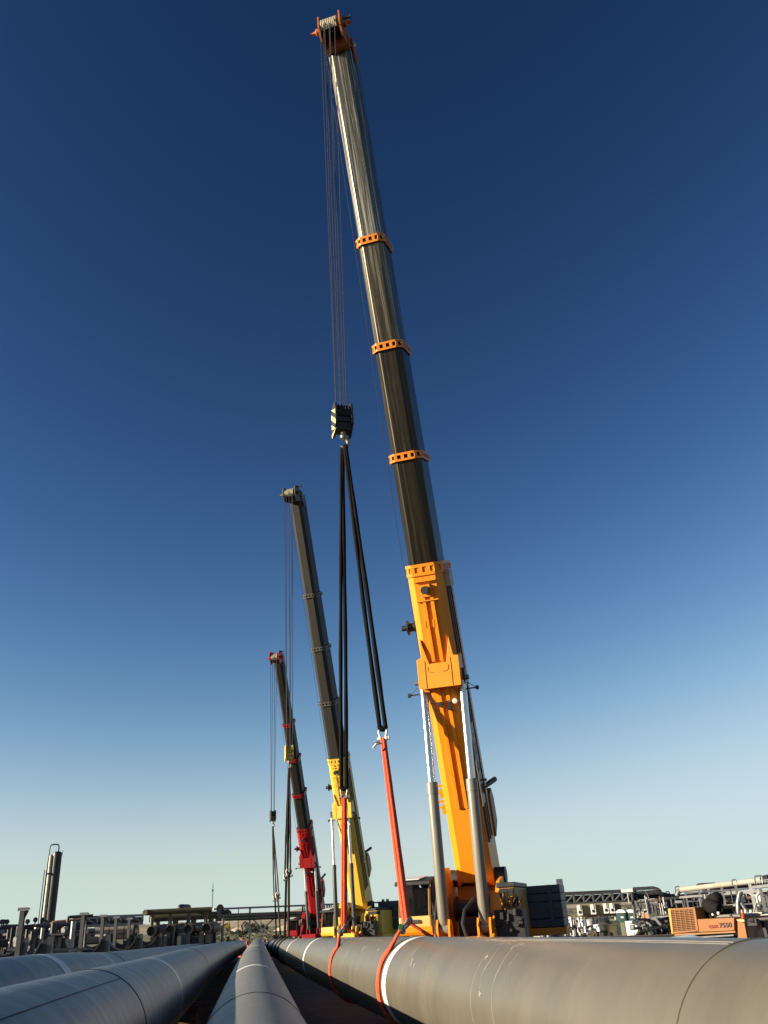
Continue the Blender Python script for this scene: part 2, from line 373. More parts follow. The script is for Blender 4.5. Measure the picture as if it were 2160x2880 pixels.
# timber skids that carry the pipes
skid_n = 0
def skid(k, y, col_off=0):
    global skid_n
    c = pc(k, y); zb = c.z-PR; g0 = gh(c.x, y)
    b = MB(); h = zb-g0; nl = max(1, int(round(h/0.2))); lh = h/nl
    for i in range(nl):
        zc = g0+lh*(i+0.5)
        for s_ in (-1, 1):
            if i % 2 == nl % 2: b.box((c.x+0.3*s_, y, zc), (0.16, 0.9, lh*0.98))
            else: b.box((c.x, y+0.35*s_, zc), (0.86, 0.16, lh*0.98))
    if True:
        o = b.build('timber_skid', TIMBER, loc=(c.x, y, g0), bevel=0.008)
        return o
for k, y, lab in [('L1', 11.3, 'pale timber skid under the dark pipe, seen in the gap beside the sunlit pipe'),
                  ('C', 12.0, 'timber skid hidden in shade beneath the sunlit centre pipe, nearest the viewer'),
                  ('C', 24.0, 'timber skid beneath the sunlit centre pipe, farther from the viewer'),
                  ('L1', 24.0, 'timber skid beneath the dark pipe with silver joint, farther from the viewer')]:
    tag(skid(k, y), lab, 'timber skid', 'timber skids carrying the pipes')
# ------------------------------------------------------------------ telescopic cranes
def paint(name, col, col2): return mat(name, col, 0.42, 0, 0.06, 0.8, col2, 0.12, 1.6, spec=0.45)
OR = paint('orange_crane_paint', (0.95, 0.315, 0.010), (0.5, 0.15, 0.02))
OR_B = mat('orange_boom_paint', (0.95, 0.315, 0.010), 0.42, 0, 0.10, 0.9, (0.40, 0.13, 0.02), 0.26, 1.3, stretch=(0.22, 1.6, 1.6), spec=0.45)
YE = paint('yellow_crane_paint', (0.95, 0.60, 0.07), (0.6, 0.38, 0.06))
RD = paint('red_crane_paint', (0.40, 0.012, 0.014), (0.22, 0.01, 0.012))
BAR_G = mat('grey_cylinder_paint', (0.215, 0.205, 0.165), 0.4, 0, 0.12, 1.5, (0.29, 0.265, 0.20), 0.2, 3, stretch=(3, 3, 0.5))
BAR_D = mat('dark_cylinder_paint', (0.07, 0.075, 0.075), 0.4, 0, 0.15, 1.5)
CW_BLUE = mat('dark_blue_ballast', (0.045, 0.06, 0.085), 0.5, 0, 0.15, 1.5, (0.07, 0.08, 0.09), 0.3)
COLLAR_OR = paint('orange_collar_paint', (0.80, 0.25, 0.012), (0.4, 0.14, 0.02))
COLLAR_GREY = mat('grey_collar_paint', (0.085, 0.08, 0.066), 0.5, 0, 0.15, 4)
SEAT = mat('seat_fabric', (0.016, 0.016, 0.015), 0.8, 0, 0.2, 8)
def boom_steel(name, col, hi, amt, rough, metal):
    "bare greased boom steel with streaks that run along the boom (the mesh uses local x = along)"
    return mat(name, col, rough, metal, 0.35, 2.2, hi, amt, 2.6, stretch=(0.10, 5.0, 5.0), spec=0.4)
BM_TIP = boom_steel('worn_bright_boom_steel', (0.12, 0.105, 0.078), (0.95, 0.88, 0.72), 0.40, 0.36, 0.86)
BM_MID = boom_steel('worn_boom_steel', (0.075, 0.065, 0.046), (0.55, 0.48, 0.34), 0.36, 0.34, 0.75)
BM_DRK = boom_steel('greased_black_boom_steel', (0.026, 0.021, 0.014), (0.13, 0.105, 0.065), 0.3, 0.36, 0.6)
BM_FAR = boom_steel('dull_dark_boom_steel', (0.017, 0.0155, 0.012), (0.034, 0.03, 0.022), 0.25, 0.6, 0.1)
HEAD_W = {}
def crane(cfg):
    paintm, c = cfg['paint'], cfg
    P0 = at(*c['base'][:2], R=c['base'][2]); T = at(*c['tip'][:2], Y=c['tip'][2])
    bdir = (T-P0).normalized(); Ltot = (T-P0).length
    h = V((bdir.x, bdir.y, 0)).normalized(); sE = bdir.z; cE = sqrt(1-sE*sE)
    s = (-h).cross(V((0,0,1))); n = h*sE - V((0,0,1))*cE
    def Lp(u, v, w): return P0 + bdir*u + s*v + n*w
    def u_at(py):
        lo, hi = -2, Ltot+4
        for _ in range(40):
            mid = (lo+hi)/2
            if px(Lp(mid, 0, 0))[1] > py: lo = mid
            else: hi = mid
        return lo
    g0 = gz(P0); base = V((P0.x, P0.y, g0)) + h*1.0
    root = thing('mobile_crane', base, c['label'], 'crane', 'telescopic mobile cranes')
    root_pos = base
    def Tp(a, v, z): return V((base.x, base.y, 0)) + h*a + s*v + V((0,0,z))      # turret coordinates, z relative to the eye
    AX = (bdir, s, n); TX = (h, s, V((0,0,1)))
    def lo_build(mb, name, material, parent, smooth=35, bevel=0):
        "build with local x along the boom so the streaks follow it"
        R = Matrix((bdir, -s, n)).transposed().to_4x4(); o = mb.build(name, material, parent, smooth=smooth, bevel=bevel)
        
        if parent.name not in ROT: o.data.transform(R.inverted()); o.rotation_euler = R.to_euler(); ROT[o.name] = R
        return o
    # --- boom sections
    us = [u_at(y) for y in c['collars']]                   # base collar first, up to the thinnest
    W0, Dk = c['W'][0], c['D']
    def prof(W, cz=0.2, r=0.05, off=0.0, w0=0.0):
        D = W*Dk; k = cz*W
        p = [(-W/2-off, w0-D-off), (W/2+off, w0-D-off), (W/2+off, w0-k), (W/2-k+off*0.5, w0+off), (-W/2+k-off*0.5, w0+off), (-W/2-off, w0-k)]
        return fillet(p, r, 4) if r else p
    tops = us + [Ltot]; bots = [0.0]+[u-1.2 for u in us]
    secm = [OR_B if paintm is OR else paintm]+c['secmats']; w_off = [0]
    for i in range(1, len(c['W'])): w_off.append(w_off[-1]-0.035*c['scale'])
    sections = []
    for i, W in enumerate(c['W']):
        b = MB(); u0, u1 = bots[i], tops[i]
        P = prof(W, c['cz'] if i else 0.19, None if i == 0 else 0.09*W, 0, w_off[i])
        if i == 0:  # the foot of the base section is cut back at an angle
            b.ring_loft([[Lp(0.28*max(0, (-w-0.15)/W) if False else 0.0 + (0.25 if (w > w_off[0]-0.05) else 0.0), v, w) for v, w in P], [Lp(u1, v, w) for v, w in P]])
        else: b.ring_loft([[Lp(u, v, w) for v, w in P] for u in (u0, u1)])
        sections.append(lo_build(b, 'boom_base_section' if i == 0 else 'boom_section', secm[i], root, 0 if i == 0 else 30))
        if i:
            wn = sections[-1].modifiers.new('weighted', 'WEIGHTED_NORMAL'); wn.keep_sharp = True
    # --- ribs on the underside of the base section
    sc = c['scale']; uc = u_at(c['bracket'])
    ub = u_at(c['ribs'][1]); ut = u_at(c['ribs'][0])
    for v0 in (-0.115*W0, 0.115*W0):
        for a, b_ in ((ub, uc-0.5*sc), (uc+0.3*sc, ut)):
            q = MB(); hgt = 0.075*sc; wv = 0.055*W0
            q.prism([(-wv, -0.01), (wv, -0.01), (wv, hgt), (-wv*0.6, hgt)], Lp(0, v0, 0), s, n, bdir, a, b_)
            lo_build(q, 'stiffening_rib', paintm, sections[0])
        q = MB(); q.box(Lp((uc+ut)/2+0.15*sc, v0-0.055*W0, 0.04*sc), (0.25*sc, 0.05*sc, 0.09*sc), AX); lo_build(q, 'rib_joint', paintm, sections[0])
    # side stiffeners and pipes along the right flank
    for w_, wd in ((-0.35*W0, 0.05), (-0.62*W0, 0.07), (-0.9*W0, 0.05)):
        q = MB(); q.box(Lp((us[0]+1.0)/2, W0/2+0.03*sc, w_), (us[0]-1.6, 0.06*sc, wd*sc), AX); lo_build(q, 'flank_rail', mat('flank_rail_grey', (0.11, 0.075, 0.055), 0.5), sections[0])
    # --- collars with real openings
    def collar(u, W, off, hgt, w0, material, parent, nslot):
        b = MB(); P = prof(W, 0.17, 0.10*W, off, w0); Pi = prof(W, 0.17, 0.10*W, off-0.03*sc, w0)
        def band(a, b2): b.ring_loft([[Lp(q_, v, w) for v, w in PP] for q_, PP in ((a, P), (b2, P), (b2, Pi), (a, Pi))], closed=True)
        e = hgt*0.26
        band(u-hgt/2, u-hgt/2+e); band(u+hgt/2-e, u+hgt/2)
        # posts between the openings, spread round the outline
        per = [0]; 
        for i in range(len(P)):
            a, q_ = P[i], P[(i+1) % len(P)]; per.append(per[-1]+hypot(q_[0]-a[0], q_[1]-a[1]))
        for j in range(nslot):
            d = per[-1]*j/nslot; i = max(k_ for k_ in range(len(P)) if per[k_] <= d); tt = (d-per[i])/max(1e-6, per[i+1]-per[i])
            a, q_ = P[i], P[(i+1) % len(P)]; v, w = a[0]+(q_[0]-a[0])*tt, a[1]+(q_[1]-a[1])*tt
            tv = V((q_[0]-a[0], q_[1]-a[1])).normalized()
            tdir = s*tv.x+n*tv.y; ndir = s*(tv.y)+n*(-tv.x)
            b.box(Lp(u, v, w)-ndir*0.015*sc, (hgt*0.5, per[-1]/nslot*0.46, 0.028*sc), (bdir, tdir, ndir))
        # closing flange at the upper side
        Pq = prof(W, 0.17, 0.06*W, 0.0, w0)
        b.ring_loft([[Lp(u+hgt/2-0.02*sc, v, w) for v, w in Pi], [Lp(u+hgt/2-0.02*sc, v, w) for v, w in Pq]], cap=False)
        return lo_build(b, 'boom_collar', material, parent, 40)
    for i, u in enumerate(us):
        collar(u-0.16*sc, c['W'][i], (0.035 if i == 0 else 0.075)*sc, (0.38 if i == 0 else 0.27)*sc, w_off[i], c['collarmat'] if i else paintm, root, 22)
    # underside detail below the base collar: cross plates with a pin bush, spool on the left flank
    uk = us[0]-0.75*sc
    q = MB(); q.box(Lp(uk+0.22*sc, 0, 0.05*sc), (0.04*sc, 0.62*W0, 0.10*sc), AX); q.box(Lp(uk-0.42*sc, 0, 0.05*sc), (0.04*sc, 0.62*W0, 0.10*sc), AX); q.box(Lp(uk-0.1*sc, 0, 0.06*sc), (0.4*sc, 0.24*W0, 0.10*sc), AX)
    lo_build(q, 'pin_plate', paintm, root)
    q = MB(); q.lathe([(0.06*sc, 0.28*sc), (0.13*sc, 0.28*sc), (0.13*sc, -0.02), (0.06*sc, -0.02)], Lp(uk-0.08*sc, 0, 0.06*sc), n, 16); q.build('pin_bush', STEEL_D, root)
    q = MB(); o_ = Lp(us[0]-2.0*sc, -W0/2, -0.5*W0)
    q.lathe([(0.12*sc, 0), (0.12*sc, 0.05*sc), (0.2*sc, 0.07*sc), (0.2*sc, 0.1*sc), (0.14*sc, 0.12*sc), (0.14*sc, 0.3*sc), (0.24*sc, 0.32*sc), (0.24*sc, 0.36*sc), (0.09*sc, 0.38*sc), (0.09*sc, 0.56*sc), (0.001, 0.57*sc)], o_, -s, 18); q.build('rope_spool', BLACK, root)
    q = MB(); q.box(Lp(us[0]-0.55*sc, W0/2+0.09*sc, -0.55*W0), (0.55*sc, 0.18*sc, 0.5*W0), AX); lo_build(q, 'junction_box', mat('beige_box_paint', (0.5, 0.4, 0.3), 0.5), root)
    # --- lift cylinder bracket
    q = MB(); wb = W0/2+0.10*sc; hb = 0.55*sc
    poly = [(-wb, -hb*0.9), (-wb, hb*0.75), (-wb+0.16*sc, hb*0.8), (-W0*0.40, hb*1.9), (-W0*0.24, hb*0.45), (W0*0.24, hb*0.45), (W0*0.40, hb*1.9), (wb-0.16*sc, hb*0.8), (wb, hb*0.75), (wb, -hb*0.9)]
    q.ring_loft([[Lp(uc+b2, a, -0.5*W0) for a, b2 in poly], [Lp(uc+b2, a, (0.05+0.3*max(0, min(1, (hb*0.75-b2)/(hb*1.65))))*sc) for a, b2 in poly]]); br = q.build('cylinder_bracket', paintm, root, smooth=0, bevel=0.012*sc)
    for sd in (-1, 1):
        q = MB(); q.bar(Lp(uc+hb*0.7, sd*W0*0.36, 0.064*sc), Lp(uc-hb*0.86, sd*W0*0.36, 0.345*sc), 0.012*sc, 0.02*sc, up=n); q.build('weld_line', mat('dark_weld_line', (0.16, 0.07, 0.01), 0.6), br)
        q = MB(); q.tube([Lp(uc+hb*0.3, sd*W0*0.28, 0.135*sc), Lp(uc+hb*0.05, sd*W0*0.28, 0.18*sc), Lp(uc-hb*0.02, sd*W0*0.22, 0.195*sc), Lp(uc-hb*0.04, sd*W0*0.12, 0.2*sc)], 0.008*sc, 5); q.build('weld_line', mat('dark_weld_line', (0.16, 0.07, 0.01), 0.6), br)
    for sd in (-1, 1):
        q = MB(); q.lathe([(0.001, 0), (0.075*sc, 0), (0.075*sc, 0.2*sc), (0.001, 0.2*sc)], Lp(uc-0.62*hb, sd*wb, -0.12), s*sd, 12); q.build('pin_end', STEEL_G, br)
        q = MB(); q.prism([(sd*(wb-0.02), -hb*0.9), (sd*(wb-0.02), -hb*1.12), (sd*(wb-0.25*sc), -hb*1.18), (sd*(wb-0.4*sc), -hb*0.9)][::sd], Lp(uc, 0, 0), s, bdir, n, -0.1*sc, 0.04*sc); q.build('bracket_lug', paintm, br, smooth=0)
        # little lamp arms sticking out at each side
        p_ = Lp(uc-hb*1.25, sd*(wb-0.05), 0.0); e_ = p_+s*sd*0.42*sc
        q = MB(); q.tube([p_, e_], 0.022*sc, 6); q.tube([p_+bdir*0.16*sc, p_+bdir*0.2*sc+s*sd*0.2*sc, e_+bdir*0.03*sc], 0.012*sc, 5); q.lathe([(0.02, 0), (0.07*sc, 0.02), (0.07*sc, 0.10*sc), (0.001, 0.12*sc)], e_, s*sd, 8); q.build('side_lamp', STEEL_D, root)
    # grease lines and lamp under the bracket
    q = MB(); zz = Lp(uc-1.0*sc, 0, 0.12*sc); q.tube([zz-s*0.4*W0, zz, zz+s*0.42*W0+bdir*0.05], 0.015*sc, 5); q.box(zz-s*0.12*W0-bdir*0.06*sc, (0.14*sc, 0.14*sc, 0.1*sc), AX); q.box(zz+s*0.12*W0-bdir*0.14*sc, (0.26*sc, 0.1*sc, 0.1*sc), AX); q.tube([zz+s*0.12*W0-bdir*0.2*sc, zz+s*0.28*W0-bdir*0.35*sc, zz+s*0.38*W0-bdir*0.1*sc], 0.018*sc, 5); q.build('hose_manifold', STEEL_D, root)
    q = MB(); q.lathe([(0.03*sc, -0.1*sc), (0.085*sc, 0), (0.085*sc, 0.03*sc), (0.001, 0.04*sc)], zz+s*0.30*W0, n, 14); q.build('work_lamp', WHITE, root)
    # --- lift cylinders
    for sd, (fx, fy), (tx, ty), jy in zip((-1, 1), c['feet'], c['rodtops'], c['joints']):
        foot = V(at(fx, fy, R=c['footR'])); top = Lp(uc-hb*1.35, 0, 0)
        # choose the rod top on the bracket plane nearest its pixel
        rr = ray(tx, ty); nn = n; d_ = (Lp(uc, 0, -0.12*sc)).dot(nn)/rr.dot(nn); top = rr*d_
        ax = (top-foot).normalized(); Lc = (top-foot).length
        lo_, hi_ = 0, 1
        for _ in range(30):
            md = (lo_+hi_)/2
            if px(foot+(top-foot)*md)[1] > jy: lo_ = md
            else: hi_ = md
        lb = Lc*lo_; r = c['cylr']
        q = MB(); q.lathe([(r*0.5, 0.22*r), (r*0.9, 0.9*r), (r, 1.2*r), (r, lb-2.4*r), (r*1.02, lb-2.4*r), (r*1.02, lb-2.2*r), (r*1.09, lb-2.15*r), (r*1.09, lb-0.15*r), (r*1.0, lb), (r*0.72, lb+0.01)], foot, ax, 28)
        bar = q.build('lift_cylinder_barrel', c['barmat'], root, smooth=30)
        q = MB(); q.lathe([(r*0.74, 0), (r*0.74, Lc-lb-0.12*sc), (r*0.82, Lc-lb-0.11*sc), (r*0.82, Lc-lb), (r*0.3, Lc-lb+0.02)], foot+ax*lb, ax, 28); q.build('lift_cylinder_rod', CHROME, bar, smooth=30)
        q = MB(); q.box(top+ax*0.16*sc, (0.5*sc, r*1.5, r*1.4), (ax, s, ax.cross(s))); q.build('rod_eye', STEEL_D, bar, bevel=0.02)
        # clevis at the foot
        q = MB()
        for e_ in (-1, 1): q.prism([(-0.22, -0.45), (0.22, -0.45), (0.22, 0.05), (0.12, 0.24), (-0.12, 0.24), (-0.22, 0.05)], foot+ax*0.3*r, h, V((0,0,1)), s, e_*(r*1.05)-0.03, e_*(r*1.05)+0.03)
        q.lathe([(0.001, -r*1.35), (0.08, -r*1.35), (0.08, r*1.35), (0.001, r*1.35)], foot+ax*0.3*r, s, 12); q.build('cylinder_clevis', paintm, root, smooth=30)
        q = MB(); q.tube([foot+ax*r*1.0, foot+ax*0.05-V((0,0,r*0.6))], [r*0.75, r*0.62], 16); q.lathe([(0.001, -r*0.7), (r*0.9, -r*0.7), (r*0.9, r*0.7), (0.001, r*0.7)], foot+ax*0.3*r, s, 18); q.build('cylinder_foot_eye', c['barmat'], bar, smooth=30)
    # --- boom head with sheaves
    Wt = c['W'][-1]; wt = w_off[-1]; hs = c['hscale']
    hw = c['headw']*hs; wc = 0.42*hs; ue = Ltot+0.42*hs
    hm = c['headmat']
    for sd in (-1, 1):
        q = MB(); poly = [(-0.25, -0.9*Wt*Dk+wt), (-0.12, 0.02), (-0.15, wc+0.28), (0.35, wc+0.42), (0.85, wc+0.25), (0.95, wc-0.1), (0.55, -0.6), (0.1, -Wt*Dk)]
        poly = [(a*hs, b_*hs if b_ > -0.3 else b_) for a, b_ in poly]
        q.prism(poly, Lp(Ltot, 0, 0), bdir, n, s, sd*hw*0.5-0.03*hs, sd*hw*0.5+0.03*hs); q.build('head_side_plate', hm, root, smooth=0)
        q = MB(); q.lathe([(0.13*hs, 0), (0.13*hs, 0.16*hs), (0.075*hs, 0.2*hs), (0.045*hs, 0.34*hs), (0.06*hs, 0.35*hs), (0.06*hs, 0.38*hs), (0.001, 0.39*hs)], Lp(ue, sd*(hw/2+0.02), wc), s*sd, 12); q.build('head_pin', hm, root)
    q = MB(); q.lathe([(0.13*hs, 0), (0.06*hs, 0.06*hs), (0.04*hs, 0.28*hs), (0.08*hs, 0.29*hs), (0.08*hs, 0.33*hs), (0.001, 0.34*hs)], Lp(ue+0.42*hs, hw/2, wc-0.3*hs), s, 12); q.build('head_pin', STEEL_D, root)
    q = MB(); q.box(Lp(Ltot+0.13*hs, 0, -Wt*Dk*0.55), (0.34*hs, Wt*1.06, Wt*Dk*0.98), AX); q.box(Lp(Ltot+0.22*hs, 0, -0.12*hs), (0.75*hs, hw*0.96, 0.5*hs), AX); lo_build(q, 'boom_head', hm, root, bevel=0.02)
    q = MB(); q.prism([(-0.55*hs, -0.2*hs), (0.3*hs, 0.1*hs), (0.4*hs, -0.2*hs), (-0.4*hs, -0.5*hs)], Lp(Ltot, 0, -0.35*Wt), bdir, n, s, Wt*0.56, Wt*0.56+0.05*hs); q.build('head_gusset', hm, root, smooth=0)
    q = MB(); q.lathe([(0.05*hs, -0.06*hs), (0.09*hs, 0), (0.09*hs, 0.04*hs), (0.001, 0.05*hs)], Lp(Ltot+0.1*hs, Wt*0.62, -0.45*Wt), n+s*-0.4, 12); q.build('head_lamp', WHITE, root)
    q = MB(); ns = c['nsheave']; rs_ = 0.33*hs; span = hw*0.78
    for j in range(ns):
        v0 = -hw/2+0.06*hs+span*(j+0.5)/ns
        tw = span/ns*0.44
        q.lathe([(0.08*hs, -tw), (rs_, -tw), (rs_*0.86, -tw*0.3), (rs_*0.86, tw*0.3), (rs_, tw), (0.08*hs, tw)], Lp(ue, v0, wc), s, 28)
    q.build('sheave_bundle', STEEL_D, root, smooth=30)
    q = MB()
    for j in range(ns):
        v0 = -hw/2+0.06*hs+span*(j+0.5)/ns; o_ = Lp(ue, v0, wc); R_ = rs_*0.98
        q.tube([o_+(bdir*cos(a)+n*sin(a))*R_ for a in [RAD(-70+ i*12) for i in range(17)]], 0.03*hs, 6)
    q.build('rope_winding', ROPE_PALE, root)
    hook_top = Lp(ue, -hw/2+0.06*hs+span/2, wc) + h*rs_
    # --- hoist ropes (vertical)
    blk = at(c['block'][0], c['block'][1], Y=hook_top.y); bx = V((hook_top.x, hook_top.y, blk.z))
    q = MB(); bwid = c['bw']
    for j, f in enumerate(c['ropes']):
        p_ = Lp(ue, -hw/2+0.06*hs+span*(0.5+f), wc)+h*rs_*(0.9+0.1*((j*7) % 3-1)); e_ = bx+s*f*bwid*0.78+h*(0.12 if j % 2 else -0.12)*sc-V((0,0,0.25*sc))
        q.tube([p_, e_], c['roper'], 5)
    q.build('hoist_rope', ROPE, root)
    q = MB(); q.tube([Lp(Ltot-0.2, -Wt*0.6, -Wt*0.4), Lp(us[0]+1, -W0*0.62, -W0*0.35), Lp(0.6, -W0*0.56, -W0*0.9)], 0.009*sc, 5); q.build('guide_rope', ROPE, root)
    # --- turret: side frames, deck, machinery
    zf = V(at(*c['feet'][0], R=c['footR'])).z; zp = P0.z
    fw = W0*0.62
    for sd in (-1, 1):
        q = MB(); q.prism([(1.6*sc, zf-0.75*sc), (1.9*sc, zf-0.35*sc), (1.35*sc, zf-0.1*sc), (-0.35*sc, zp+0.2*sc), (-1.2*sc, zp+0.36*sc), (-2.3*sc, zp+0.1*sc), (-2.6*sc, zf-0.3*sc), (-2.4*sc, zf-0.75*sc)], V((base.x, base.y, 0)), h, V((0,0,1)), s, sd*(fw+0.1)-0.05, sd*(fw+0.1)+0.05)
        q.build('turret_side_frame', paintm, root, smooth=0)
    q = MB(); q.box(Tp(0.1*sc, 0, zf-0.62*sc), (4.4*sc, 2.3*sc, 0.3*sc), TX); q.box(Tp(1.9*sc, 0.1, zf-0.42*sc), (0.55*sc, 1.15*sc, 0.5*sc), TX); q.build('turret_deck', paintm, root, bevel=0.03)
    q = MB(); q.box(Tp(-1.75*sc, 0, (zf-0.5*sc+zp+0.6*sc)/2), (0.12*sc, fw*2.02, zp-zf+1.1*sc), TX); q.build('turret_back_plate', paintm, root, bevel=0.02)
    q = MB(); q.lathe([(0.001, -fw-0.2), (0.26*sc, -fw-0.2), (0.26*sc, fw+0.2), (0.001, fw+0.2)], P0+bdir*0.15*sc-n*0.55*W0, s, 20); q.build('boom_pivot', STEEL_D, root, smooth=40)
    q = MB(); q.box(Tp(-0.5*sc, 0.05, zf-0.1*sc), (1.0*sc, fw*1.3, 0.75*sc), TX); q.lathe([(0.3*sc, -fw*0.8), (0.36*sc, -fw*0.8), (0.36*sc, -fw*0.7), (0.24*sc, -fw*0.66), (0.24*sc, fw*0.66), (0.36*sc, fw*0.7), (0.36*sc, fw*0.8), (0.3*sc, fw*0.8)], Tp(-0.5*sc, 0, zf+0.55*sc), s, 20); q.build('hoist_winch', BLACK, root, smooth=40)
    # rounded winch hood left of the boom foot
    q = MB(); q.prism(fillet([(-0.7*sc, -0.1), (0.35*sc, -0.45*sc), (0.45*sc, 0.15*sc), (0.1*sc, 0.5*sc), (-0.7*sc, 0.55*sc)], 0.15*sc), Tp(-0.2*sc, -fw-0.16*sc, zp+0.15*sc), h, V((0,0,1)), s, -0.15*sc, 0.15*sc); q.build('winch_hood', paintm, root, smooth=40)
    q = MB(); q.box(Tp(0.3*sc, -fw-0.16*sc, zf+0.45*sc), (0.5*sc, 0.2*sc, 0.7*sc), TX); q.box(Tp(-1.3*sc, -fw-0.55*sc, zf+0.15*sc), (1.0*sc, 0.9*sc, 0.6*sc), TX); q.build('machinery_box', paintm, root, bevel=0.05)
    for v_, z_ in ((-fw-0.22*sc, 0.95), (-fw-0.1*sc, 0.95)):
        q = MB(); q.tube([Tp(-0.5*sc, v_, zf+0.5*sc), Tp(-0.5*sc, v_, zf+1.45*sc)], 0.03*sc, 6); q.build('handrail_post', paintm, root)
    # hoses and valve block right of the boom foot
    rr_ = random.Random(5)
    q = MB(); q2 = MB()
    for j in range(9):
        v_ = fw+0.22*sc+0.085*sc*j; a0 = 0.6*sc+rr_.uniform(-.1, .2)
        zt = zp-rr_.uniform(0.1, 0.3)*sc
        pts = [Tp(a0, v_+rr_.uniform(-.08, .08), zf+0.45*sc), Tp(a0+rr_.uniform(-.05, .15), v_+rr_.uniform(-.1, .1), zf+0.75*sc), Tp(a0-0.1*sc, v_+rr_.uniform(-.06, .06)-0.02*j, (zf+zt)/2+0.15*sc), Tp(a0-0.35*sc, fw+0.28*sc+0.05*j*sc, zt)]
        (q if j % 3 else q2).tube(pts, 0.032*sc, 6)
    q.build('hydraulic_hose', mat('dusty_orange_hose', (0.5, 0.24, 0.06), 0.6), root); q2.build('hydraulic_hose', BLACK, root)
    q = MB(); q.box(Tp(0.75*sc, fw+0.55*sc, zf+0.02*sc), (0.6*sc, 0.85*sc, 0.85*sc), TX)
    for j in range(14): q.box(Tp(1.05*sc+rr_.uniform(0, .06), fw+0.2*sc+rr_.uniform(0, .7)*sc, zf-0.35*sc+rr_.uniform(0, .85)*sc), (0.12*sc, rr_.uniform(.06, .16)*sc, rr_.uniform(.06, .2)*sc), TX)
    q.build('valve_block', BLACK, root, bevel=0.015)
    q = MB(); q.prism([(0, 0), (0.34*sc, 0.1*sc), (0.3*sc, 0.55*sc), (0.05*sc, 0.62*sc)], Tp(0.95*sc, fw+0.02*sc, zf+0.35*sc), s, V((0,0,1)), h, 0, 0.06*sc); q.build('guard_plate', paintm, root, smooth=0)
    # loop hose at the front
    q = MB(); q.tube([Tp(1.7*sc, 0.12*W0, zf-0.2*sc), Tp(1.75*sc, 0.05*W0, zf+0.15*sc), Tp(1.6*sc, 0.1*W0, zf+0.5*sc), Tp(1.2*sc, 0.3*W0, zf+0.8*sc)], 0.05*sc, 8); q.tube([Tp(1.7*sc, -0.62*W0, zf-0.3*sc), Tp(1.6*sc, -0.66*W0, zf+0.2*sc), Tp(1.2*sc, -0.62*W0, zf+1.0*sc)], 0.04*sc, 8); q.build('hydraulic_hose', BLACK, root)
    # power pack house on the right, behind the boom
    vv0, vv1 = c['house']
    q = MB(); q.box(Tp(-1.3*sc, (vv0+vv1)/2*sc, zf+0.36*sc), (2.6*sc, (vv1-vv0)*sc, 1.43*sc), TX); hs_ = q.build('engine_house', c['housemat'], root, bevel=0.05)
    q = MB(); q.box(Tp(-1.3*sc, (vv0+vv1)/2*sc, zf+1.12*sc), (2.7*sc, (vv1-vv0+0.06)*sc, 0.14*sc), TX); q.build('house_roof', STEEL_D, hs_, bevel=0.03)
    q = MB(); q.box(Tp(0.012*sc, (vv0+vv1)/2*sc, zf+0.92*sc), (0.03*sc, (vv1-vv0)*0.8*sc, 0.2*sc), TX); q.build('house_grille', BLACK, hs_)
    q = MB(); q.box(Tp(-1.3*sc, (vv0+vv1)/2*sc, zf-0.5*sc), (2.7*sc, (vv1-vv0+0.08)*sc, 0.3*sc), TX); q.build('house_sill', paintm, hs_)
    # ballast slabs
    q0, q1 = c['cw']; a1, a2 = c['cwa']; nsl = 5; z0 = zf-0.14*sc; z1 = z0+c['cwh']*sc
    q = MB(); q.box(Tp((a1+a2)/2*sc, (q0+q1)/2*sc, z0-0.12*sc), ((a1-a2)*sc, (q1-q0+0.1)*sc, 0.22*sc), TX); cwb = q.build('ballast_tray', paintm, root, bevel=0.02)
    for j in range(nsl):
        hh = (z1-z0)/nsl; q = MB(); q.box(Tp((a1+a2)/2*sc, (q0+q1)/2*sc, z0+hh*(j+0.5)), ((a1-a2-0.04*(j % 2))*sc, (q1-q0)*sc, hh-0.006*sc), TX)
        q.box(Tp(a1*sc+0.01, (q0+0.3*(q1-q0))*sc, z0+hh*(j+0.5)), (0.05*sc, 0.3*sc, hh*0.3), TX)
        q.build('ballast_slab', CW_BLUE, cwb, bevel=0.04*sc)
    for v_ in (q0+0.3, q0+0.62): q = MB(); q.box(Tp((a1-0.3)*sc, v_*sc, z1+0.06*sc), (0.3*sc, 0.12*sc, 0.14*sc), TX); q.build('ballast_lug', CW_BLUE, cwb)
    q = MB(); q.box(Tp(a2*sc+0.1, (q1-0.12)*sc, z1+0.08*sc), (0.2*sc, 0.2*sc, 0.22*sc), TX); q.build('ballast_lug', CW_BLUE, cwb)
    q = MB(); q.box(Tp(a1*sc+0.02, (q1-0.35)*sc, (z0+z1)/2), (0.05*sc, 0.12*sc, z1-z0), TX); q.build('ballast_guide', CW_BLUE, cwb)
    # --- cab
    a0, a1_, v0, v1, zb, zt = c['cab']; zb += zf; zt += zf
    zl = zb+(zt-zb)*0.36; am = (a0+a1_)/2
    q = MB()
    pf = [(a0, zb), (a1_-0.18, zb), (a1_, zb+0.12), (a1_+0.03, zl-0.02), (a1_-0.02, zl), (a0, zl)]
    q.prism(pf, V((base.x, base.y, 0)), h, V((0,0,1)), s, v0, v1); cabm = q.build('cab', c['cabmat'], root, smooth=40, bevel=0.05)
    q = MB(); q.prism([(a1_-0.02, zb+0.02), (a1_+0.035, zb+0.1), (a1_+0.05, zb+0.24), (a1_-0.02, zb+0.2)], V((base.x, base.y, 0)), h, V((0,0,1)), s, v0-0.01, v1+0.01); q.build('cab_skirt', c['paint'], cabm, smooth=0)
    zin = zl-0.02
